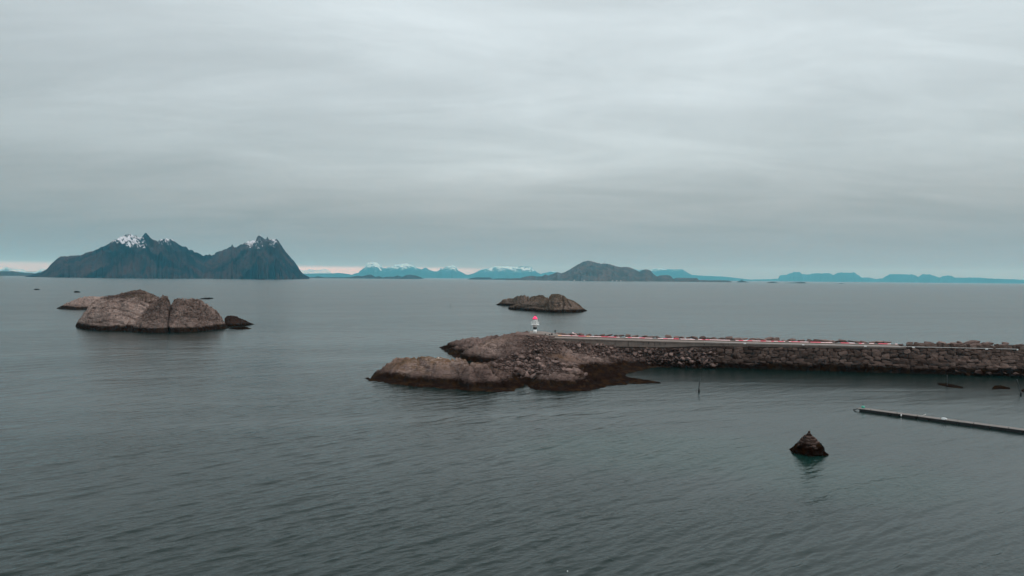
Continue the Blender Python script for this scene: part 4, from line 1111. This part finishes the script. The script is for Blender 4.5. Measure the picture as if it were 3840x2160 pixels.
# small loose rubble that nobody could count
def rubble_fill():
    V = []; F = []; g = random.Random(23)
    polys = [([(1840, 1372), (1900, 1340), (1990, 1318), (2090, 1350), (2140, 1390), (2030, 1412), (1950, 1422)], 900, .14, .62),
             ([(1960, 1285), (1975, 1262), (2060, 1266), (2112, 1300), (2100, 1330), (1985, 1325)], 520, .14, .6),
             ([(2112, 1292), (2400, 1300), (2640, 1316), (2640, 1356), (2400, 1358), (2150, 1325)], 700, .16, .65),
             ([(1830, 1290), (1960, 1280), (1960, 1330), (1850, 1360)], 120, .1, .35)]
    for poly, n, a, b in polys:
        xs = [p[0] for p in poly]; ys = [p[1] for p in poly]; k = 0
        while k < n:
            x, y = g.uniform(min(xs), max(xs)), g.uniform(min(ys), max(ys))
            if not inside(x, y, poly): continue
            k += 1; p = hit_head(x, y); r = g.uniform(a, b); me = HULLS[g.randrange(16)]
            mt = Matrix.Translation(p + Vector((0, 0, r * .3))) @ Matrix.Rotation(g.uniform(0, 6.28), 4, 'Z') @ Matrix.Rotation(g.uniform(-.6, .6), 4, 'X') @ Matrix.Scale(r, 4)
            bI = len(V); V.extend([(mt @ v.co).to_tuple() for v in me.vertices]); F.extend([tuple(bI + i for i in q.vertices) for q in me.polygons])
    for _ in range(520):
        x, f = g.uniform(2270, 2690), g.random(); e = edge(x) - edge_n(x)[1] * (0.2 + 4.6 * f); r = g.uniform(.2, .75); me = HULLS[g.randrange(16)]
        mt = Matrix.Translation((e.x, e.y, float(capz(x)) - 0.55 - f * (float(capz(x)) - 0.3))) @ Matrix.Rotation(g.uniform(0, 6.28), 4, 'Z') @ Matrix.Rotation(g.uniform(-.6, .6), 4, 'X') @ Matrix.Scale(r, 4)
        bI = len(V); V.extend([(mt @ v.co).to_tuple() for v in me.vertices]); F.extend([tuple(bI + i for i in q.vertices) for q in me.polygons])
    me = bpy.data.meshes.new('rubble'); me.from_pydata(V, [], F); me.update()
    tag(link('rubble', me, M_BOULD), 'small broken stones lying between the boulders of the headland and wall foot', 'rubble', None, 'stuff')


rubble_fill()

# ------------------------------------------------------------------ lighthouse platform, lighthouse, person, bags
LB = at(2006, 1249.5, 8.4)
mb = MB()
pts = [at(1984, 1252, 8.4), at(2030, 1254, 8.4), at(2074, 1261, 8.4), at(2096, 1264, 8.4), at_range(2110, 262, 8.4), at_range(2090, 272, 8.4), at_range(2040, 282, 8.4), at_range(1990, 284, 8.4)]
mb.put([(p.x, p.y, 7.2) for p in pts] + [(p.x, p.y, 8.46) for p in pts], [tuple(reversed(range(8))), tuple(range(8, 16))] + [(i, (i + 1) % 8, 8 + (i + 1) % 8, 8 + i) for i in range(8)])
tag(mb.build('path', M_CONC), 'pale concrete landing joining the lighthouse to the breakwater', None, None, 'structure')
LB.z = 8.46
lh = empty('lighthouse', LB, 'small white lighthouse with a black band and a glowing red lantern', 'lighthouse')
def lpart(name, mat, prof, n=24, parent=lh):
    mb = MB(); mb.lathe(LB, prof, n); return mb.build(name, mat, parent)
lpart('column', M_WHITE, [(0.70, 0), (0.70, 1.42)])
lpart('black_band', M_BLACK, [(0.71, 1.42), (0.71, 2.42)])
lpart('upper_column', M_WHITE, [(0.70, 2.42), (0.70, 3.10), (0.85, 3.22)])
gal = lpart('gallery', M_WHITE, [(0.85, 3.22), (1.66, 3.32), (1.66, 3.52), (0.9, 3.52)], 32)
mb = MB()
for h in (0.45, 0.9):
    mb.tube([LB + Vector((1.58 * math.cos(a), 1.58 * math.sin(a), 3.52 + h)) for a in np.linspace(0, 2 * math.pi, 33)], 0.022, 5)
for a in np.linspace(0, 2 * math.pi, 13)[:-1]:
    mb.tube([LB + Vector((1.58 * math.cos(a), 1.58 * math.sin(a), 3.52)), LB + Vector((1.58 * math.cos(a), 1.58 * math.sin(a), 4.42))], 0.022, 5)
mb.build('railing', M_WHITE, gal)
lpart('lamp_room', M_WHITE, [(1.04, 3.52), (1.04, 5.12), (1.10, 5.18), (1.10, 5.34)], 12)
lpart('lantern_sill', M_DARK, [(1.08, 5.34), (1.08, 5.54)], 24)
lpart('lantern', M_LAMP, [(0.98, 5.54), (1.02, 5.68), (0.66, 6.15), (0.30, 6.62), (0.20, 6.70)], 24)
lpart('finial', simple('dark_red_paint', (0.10, 0.01, 0.02), .5), [(0.20, 6.70), (0.15, 6.9), (0.18, 7.05), (0.05, 7.30)], 12)
mb = MB(); d = Vector((0.0, -1, 0)); mb.box((LB.x + .03, LB.y - 1.02, LB.z + 4.15), (0.62, 0.08, 1.15)); mb.build('door', simple('grey_door', (0.5, 0.5, 0.5)), lh)


def person():
    p = at(2082, 1252.5, 8.46); root = empty('person', p, 'person in dark clothes standing on the concrete landing near the lighthouse', 'person')
    s = 1.72 / 1.75
    J = [(0, 0, .95), (0, 0, 1.15), (0, .01, 1.38), (0, .0, 1.50), (0, -.01, 1.58), (0, -.02, 1.68),
         (.10, 0, .90), (.11, -.02, .50), (.11, .02, .09), (.12, -.12, .04), (-.10, 0, .90), (-.12, -.03, .50), (-.12, .01, .09), (-.14, -.12, .04),
         (.19, 0, 1.42), (.24, .02, 1.15), (.20, -.12, .95), (.19, -.16, .87), (-.19, 0, 1.42), (-.25, .02, 1.15), (-.21, -.12, .95), (-.20, -.16, .87)]
    E = [(0, 1), (1, 2), (2, 3), (3, 4), (4, 5), (0, 6), (6, 7), (7, 8), (8, 9), (0, 10), (10, 11), (11, 12), (12, 13), (2, 14), (14, 15), (15, 16), (16, 17), (2, 18), (18, 19), (19, 20), (20, 21)]
    Rr = [.16, .15, .19, .07, .075, .105, .095, .07, .055, .05, .095, .07, .055, .05, .075, .06, .05, .045, .075, .06, .05, .045]
    me = bpy.data.meshes.new('body'); me.from_pydata([(a * s, b * s, c * s) for a, b, c in J], E, []); me.materials.append(M_CLOTH)
    o = bpy.data.objects.new('body', me); COL.objects.link(o)
    md = o.modifiers.new('skin', 'SKIN'); md.use_smooth_shade = True
    for v, r in zip(me.skin_vertices[0].data, Rr): v.radius = (r, r * .8)
    me.skin_vertices[0].data[0].use_root = True
    o.modifiers.new('sub', 'SUBSURF').levels = 1
    o.modifiers['sub'].render_levels = 1
    o.parent = root
    # fingers, face and hood
    for sx in (-1, 1):
        for k in range(5):
            mb = MB(); b = Vector((p.x + sx * .195, p.y - .165 + .018 * k - .03, p.z + .85)); ln = (.05, .075, .08, .075, .06)[k]
            if k == 0: mb.tube([b + Vector((0, -.01, .03)), b + Vector((-sx * .02, -.03, 0)), b + Vector((-sx * .025, -.035, -.03))], [.011, .010, .007], 6)
            else: mb.tube([b, b + Vector((0, -.008, -ln * .5)), b + Vector((-sx * .012, -.005, -ln))], [.010, .009, .006], 6)
            mb.build('finger', M_SKIN, root)
    mb = MB(); mb.lathe((p.x, p.y - .085, p.z + 1.56), [(.02, 0), (.055, .03), (.062, .08), (.05, .12), (.02, .14)], 12); fc = mb.build('face', M_SKIN, root)
    mb = MB(); mb.lathe((p.x, p.y - .005, p.z + 1.60), [(.12, 0), (.125, .06), (.10, .12), (.04, .155)], 14); mb.build('hood', M_CLOTH, root)


person()


def bag(px, py, size, label):
    p = at(px, py, 8.46); g = random.Random(px); mb = MB()
    w, d, h = size
    mb.lathe((0, 0, 0), [(.42, 0), (.5, .15), (.47, .45), (.34, .8), (.16, 1.0)] if h > w else [(.40, 0), (.5, .25), (.48, .6), (.36, .92), (.1, 1.0)], 14)
    mb.v = [(p.x + a * w, p.y + b * d, p.z + c * h) for a, b, c in mb.v]
    root = empty('bag', p, label, 'bag', 'dark bags on the concrete landing')
    mb.build('body', M_CLOTH, root)
    st = MB(); st.tube([p + Vector((w * .25 * math.cos(a), -d * .1, h * (.85 + .3 * math.sin(a)))) for a in np.linspace(0, math.pi, 9)], 0.03, 5); st.build('strap', M_DARK, root)


bag(2045.5, 1254.8, (0.62, 0.45, 0.32), 'low dark bag lying nearer to the lighthouse')
bag(2061, 1256.5, (0.72, 0.5, 0.34), 'low dark bag lying beside the upright one')
bag(2069.5, 1256.5, (0.62, 0.5, 0.72), 'upright pointed dark bag next to the standing person')


# ------------------------------------------------------------------ stone beacon on its weedy rock
def beacon():
    c = at(3033, 1697, 0.0)
    root = empty('stone_beacon', c, 'conical stacked stone sea mark with a round top stone on a weedy rock', 'sea mark')
    # weedy base mound
    n, mr = 72, 26; P = np.zeros((mr, n, 3)); g = np.linspace(0, 2 * np.pi, n)
    for j in range(mr):
        f = j / (mr - 1); rad = 3.25 * (1 - f) + 1.80 * f; z = -0.7 + 2.45 * f ** 0.8
        for_ = fbm(np.cos(g) * 2.2, np.sin(g) * 2.2, f * 3 + 0 * g, 4, 71)
        rj = rad * (1 + 0.26 * for_ * (1 - .4 * f)); P[j, :, 0] = c.x + rj * np.cos(g) * 1.0; P[j, :, 1] = c.y + rj * np.sin(g) * .9; P[j, :, 2] = z + .16 * fbm(np.cos(g) * 4, np.sin(g) * 4, f * 6 + 0 * g, 3, 75)
    link('weedy_base', mesh_grid(P, 'weedy_base'), M_WEED, root)
    # courses of rough slabs, each set back from the one below
    g2 = random.Random(9); z = 1.15
    for k, (r, h) in enumerate(((2.0, .26), (1.86, .20), (1.66, .30), (1.52, .16), (1.28, .30), (1.16, .15), (.88, .28), (.76, .14), (.50, .24))):
        n = max(6, int(2 * math.pi * r / g2.uniform(.5, .8))); mb = MB(); a0 = g2.uniform(0, 6)
        for i in range(n):
            a = a0 + 2 * math.pi * i / n; w = 2 * math.pi * r / n * g2.uniform(.85, 1.02); q = r - .25 + g2.uniform(-.22, .12)
            if g2.random() < .10: continue
            mb.box((c.x + q * math.cos(a), c.y + q * math.sin(a), z + h / 2 + g2.uniform(-.08, .05)), (.55, w, h * g2.uniform(.7, 1.25)), a + g2.uniform(-.22, .22), g2.uniform(.85, 1.0))
        mb.lathe((c.x, c.y, z), [(r - .26, 0), (r - .30, h * .97)], 16)
        mb.build('stone_course', M_BEACON if k % 2 == 0 else M_BEACON_PALE, root); z += h
    mb = MB(); mb.lathe((c.x, c.y, z), [(.34, 0), (.36, .1), (.26, .2), (.17, .26)], 12); mb.build('neck_stone', M_BEACON, root)
    o = bpy.data.objects.new('top_stone', hull_mesh(301, 26, (1, 1, 1))); o.data.materials.clear(); o.data.materials.append(M_BEACON)
    for q in o.data.polygons: q.use_smooth = True
    COL.objects.link(o); o.location = (c.x, c.y, z + .42); o.scale = (.27, .27, .29)
    o.parent = root; o.matrix_parent_inverse = Matrix.Translation(root.location).inverted()


beacon()


# ------------------------------------------------------------------ floating dock and what lies on it
DA, DB = at(3212, 1541, 0.0), at(3840, 1625.5, 0.0)
DD = (DB - DA).normalized(); DN = Vector((-DD.y, DD.x, 0)); DANG = math.atan2(DD.y, DD.x)
if DN.y < 0: DN = -DN
dock = empty('floating_dock', DA, 'long narrow grey floating dock reaching in over the calm harbour water', 'dock')
LEN, DW, DT = 46.0, 2.1, 0.62
dp = lambda s, o, z: DA + DD * s + DN * o + Vector((0, 0, z))
mb = MB(); s = 0.2; g = random.Random(2)
while s < LEN:
    c = dp(s, DW / 2, DT - .03); mb.box(c, (.145, DW, .06), DANG); s += .16
mb.build('deck', M_TIMBER, dock)
for o in (0.06, DW - .06):
    mb = MB(); mb.tube([dp(a, o, DT - .16) for a in np.linspace(0.1, LEN, 12)], .07, 4, False); mb.build('side_beam', simple('dark_edge_beam', (0.035, 0.031, 0.029), .8, .3), dock)
s = 0.6
while s < LEN - 2:
    fl = g.uniform(1.6, 3.4); mb = MB(); mb.box(dp(s + fl / 2, DW / 2 + g.uniform(-.04, .04), .09), (fl, DW - g.uniform(.02, .16), g.uniform(.50, .60)), DANG); mb.build('float', M_BLACK, dock); s += fl + g.choice((.05, .08, .3))
for s in (3, 8.5, 12.6, 18, 23, 29):
    mb = MB(); q = dp(s, .12, DT); mb.lathe(q, [(.06, 0), (.05, .14), (.10, .16), (.10, .2)], 8); mb.build('bollard', M_DARK, dock)
mb = MB(); mb.tube([dp(-.1, DW * .4, .35), dp(-.5, DW * .4, .25), dp(-1.0, DW * .4, .1)], .09, 8); mb.tube([dp(-.2, DW * .1, .35), dp(-.6, DW * .2, .2)], .1, 8); mb.build('end_chain', M_DARK, dock)
q = dp(0.9, DW * .75, DT)
lt = empty('dock_light', q, 'small green drum with a thin mast on the outer end of the dock', 'marker light')
mb = MB(); mb.lathe(q, [(.36, 0), (.38, .1), (.34, .42), (.2, .48)], 14); mb.build('drum', M_GREEN, lt)
mb = MB(); mb.tube([q + Vector((-.05, 0, .48)), q + Vector((-.05, 0, 2.0))], .025, 6); mb.build('mast', M_DARK, lt)
q = dp(9.4, -.13, .12); mb = MB(); mb.lathe(q, [(.03, 0), (.12, .06), (.13, .2), (.12, .42), (.05, .5), (.03, .56)], 12)
tag(mb.build('fender', M_WHITE), 'white fender hanging from the dock side', 'fender')
q = dp(17.6, .35, DT)
bx = empty('storage_box', q, 'white box on the edge of the dock', 'box')
mb = MB(); mb.box(q + Vector((0, 0, .15)), (.95, .5, .3), DANG); mb.build('body', M_WHITE, bx)
mb = MB(); mb.box(q + Vector((0, 0, .335)), (.5, .45, .06), DANG); mb.build('lid', M_WHITE, bx)
mb = MB(); mb.tube([dp(13.2, .2, DT + .05), dp(13.9, 1.2, DT + .5)], .05, 6); tag(mb.build('plank', simple('pale_plank', (.5, .48, .45))), 'pale plank sloping across the dock', 'plank')
mb = MB(); mb.tube([dp(20 + .35 * math.cos(a) * (1 - a / 40), .9 + .35 * math.sin(a) * (1 - a / 40), DT + .04 + a * .004) for a in np.linspace(0, 19, 60)], .03, 5)
tag(mb.build('rope', simple('pale_rope', (.32, .29, .26), .9)), 'coil of pale rope lying on the dock', 'rope')

# ------------------------------------------------------------------ poles, stakes, float
def pole(px, pyb, px2, pyt, r, label, bend=0.0, coll=False, z0=0.0):
    b = at(px, pyb, z0); rng = math.hypot(b.x, b.y); ux, uy, s = ray(px2, pyt)
    t = Vector((ux * rng, uy * rng, CAMZ + rng * s)); mid = (b + t) / 2 + Vector((-bend, 0, 0))
    pts = [b + Vector((0, 0, -1.2)), b] + [b * (1 - f) ** 2 + mid * 2 * f * (1 - f) + t * f * f for f in (.2, .4, .6, .8, 1)]
    root = empty('pole', b, label, 'pole', 'thin poles standing in the water')
    mb = MB(); mb.tube(pts, [r * 1.15, r * 1.15] + [r] * 4 + [r * .8], 7); mb.build('shaft', M_DARK, root)
    mb = MB(); mb.lathe(t, [(r * 1.3, -.12), (r * 1.4, 0), (r * .6, .1)], 8); mb.build('top_cap', M_DARK, root)
    if coll:
        mb = MB(); mb.lathe(b, [(.08, -.5), (.24, -.2), (.26, .35), (.18, .85), (.07, 1.0)], 12); mb.build('float_collar', M_BLACK, root)


pole(2621, 1470, 2626, 1422, .11, 'thin bent pole rising from a dark float off the headland', .28, True)
pole(3552, 1447, 3552, 1407, .12, 'straight upright pole standing on the thin reef', 0)
pole(3828, 1481, 3814, 1423, .10, 'leaning pole at the edge of the view near the dark reef', -.1, True)
pole(1690, 1152, 1690, 1139, .16, 'tiny distant stake in open water in front of the two humped skerry', 0)
pole(772.5, 1119, 772, 1107, .16, 'thin distant pole standing on a dark reef', 0)
b = at(2128, 2143, 0.0); mb = MB(); mb.lathe(b, [(.02, -.05), (.05, -.02), (.06, .03), (.04, .08), (.01, .10)], 12)
tag(mb.build('float', M_WHITE), 'tiny white float on the dark water close to the camera', 'float')

# scrub on the crest of the large islet
M_TWIG = simple('brown_twigs', (0.075, 0.040, 0.032), .95, .4, .6)
ISLV = np.array([v.co for v in bpy.data.objects['rocky_islet'].data.vertices])
def shrub(px, py, w, h, seed):
    ux, uy, s = ray(px, py); q = ISLV - np.array((0, 0, CAMZ)); u = np.array((ux, uy, s)) / math.sqrt(1 + s * s)
    off = np.linalg.norm(q - (q @ u)[:, None] * u, axis=1); near = np.argsort(off)[:12]
    p = Vector(ISLV[near[np.argmin((q @ u)[near])]]); g = random.Random(seed); root = empty('shrub', p, 'leafless brown shrub on the crest of the large domed islet', 'shrub', 'shrubs on the large domed islet')
    mb = MB()
    for _ in range(5): a = g.uniform(0, 6.28); mb.tube([p + Vector((0, 0, -.3)), p + Vector((math.cos(a) * w * .3, math.sin(a) * w * .3, h * .7))], [.05, .02], 4)
    mb.build('stem', M_TWIG, root)
    mb = MB()
    for _ in range(320):
        a = g.uniform(0, 6.28); q = g.random() ** .5; zz = g.random() ** .7 * math.sqrt(max(0, 1 - q * q * .9))
        b = p + Vector((math.cos(a) * q * w, math.sin(a) * q * w, zz * h)); d = Vector((g.gauss(0, .5), g.gauss(0, .5), g.uniform(.2, 1))).normalized() * g.uniform(.25, .55); e = d.cross(Vector((g.gauss(0, 1), g.gauss(0, 1), g.gauss(0, 1)))).normalized() * .045
        mb.put([b - e, b + e, b + d], [(0, 1, 2)])
    mb.build('twigs', M_TWIG, root)
for i, (a, b, w, h) in enumerate(((392, 1122, 2.2, 1.5), (408, 1118, 2.4, 1.8), (428, 1115, 2.0, 1.4), (448, 1112, 2.3, 1.6), (462, 1110, 2.0, 1.6), (478, 1106, 2.0, 1.3), (498, 1103, 2.2, 1.4), (518, 1102, 2.2, 1.3), (535, 1104, 2.0, 1.2), (420, 1122, 2.4, 1.6), (452, 1118, 2.4, 1.4))):
    shrub(a, b, w, h, 400 + i)

# houses, mast and beacon far away on the hill island
M_HWALL = simple('white_house_wall', (.75, .72, .70), .8); M_HROOF = simple('dark_roof', (.06, .05, .05), .8)
for i, (px, w, lab) in enumerate(((2153, 15, 'white house at the shore, nearest the summit side of the hill island'), (2190, 14, 'white house beside the first one on the hill island shore'),
                                  (2296, 16, 'white house in the middle of the hill island shore'), (2312, 16, 'white house next to the middle one on the hill island shore'), (2327, 13, 'low pale house at the end of the shore cluster'))):
    p = at_range(px, 10050, 0); p.z = 4; h = empty('house', p, lab, 'house', 'white houses along the far hill island shore')
    mb = MB(); mb.box(p + Vector((0, 0, 5)), (w, 10, 10)); mb.build('wall', M_HWALL, h)
    mb = MB(); a = p + Vector((0, 0, 10)); k = w / 2 + .6
    mb.put([a + Vector(v) for v in ((-k, -5.6, -.2), (k, -5.6, -.2), (k, 5.6, -.2), (-k, 5.6, -.2), (-k, 0, 5), (k, 0, 5))], [(0, 1, 5, 4), (2, 3, 4, 5), (0, 4, 3), (1, 2, 5), (3, 2, 1, 0)]); mb.build('roof', M_HROOF, h)


def mast(px, pyb, pyt, rng, label):
    u = ray(px, pyb); b = Vector((u[0] * rng, u[1] * rng, CAMZ + rng * u[2])); h = rng * (ray(px, pyt)[2] - u[2])
    root = empty('mast', b, label, 'mast')
    mb = MB(); mb.tube([b + Vector((0, 0, -6)), b + Vector((0, 0, h))], [2.2, 1.2], 6); mb.build('tower', M_DARK, root)
    mb = MB(); mb.box(b + Vector((0, 0, 3)), (8, 8, 7)); mb.build('base_cabin', M_DARK, root)


mast(2268, 990, 977, 11480, 'thin radio mast on the ridge of the bare hill island')
mast(2782, 1051.5, 1043, 10990, 'beacon mast on the tiny horizon skerry')

print('boulders', sum(o.name.startswith('boulder') for o in bpy.data.objects))
# ------------------------------------------------------------------ haze: one closed box of even air
def haze():
    mb = MB(); mb.box((0, 15000, 598), (150000, 110000, 1204.0))
    mt = bpy.data.materials.new('haze_air'); mt.use_nodes = True; t = NT(mt.node_tree); t.n.clear()
    out = t.add('ShaderNodeOutputMaterial'); pv = t.add('ShaderNodeVolumePrincipled')
    pv.inputs['Color'].default_value = (0.18, 0.76, 1.0, 1); pv.inputs['Absorption Color'].default_value = (1, 1, 1, 1)
    pv.inputs['Density'].default_value = 0.032 / 1000; pv.inputs['Anisotropy'].default_value = 0.0
    t.l.new(pv.outputs[0], out.inputs['Volume'])
    tag(mb.build('haze', mt), 'thin blue sea haze', None, None, 'stuff')


haze()
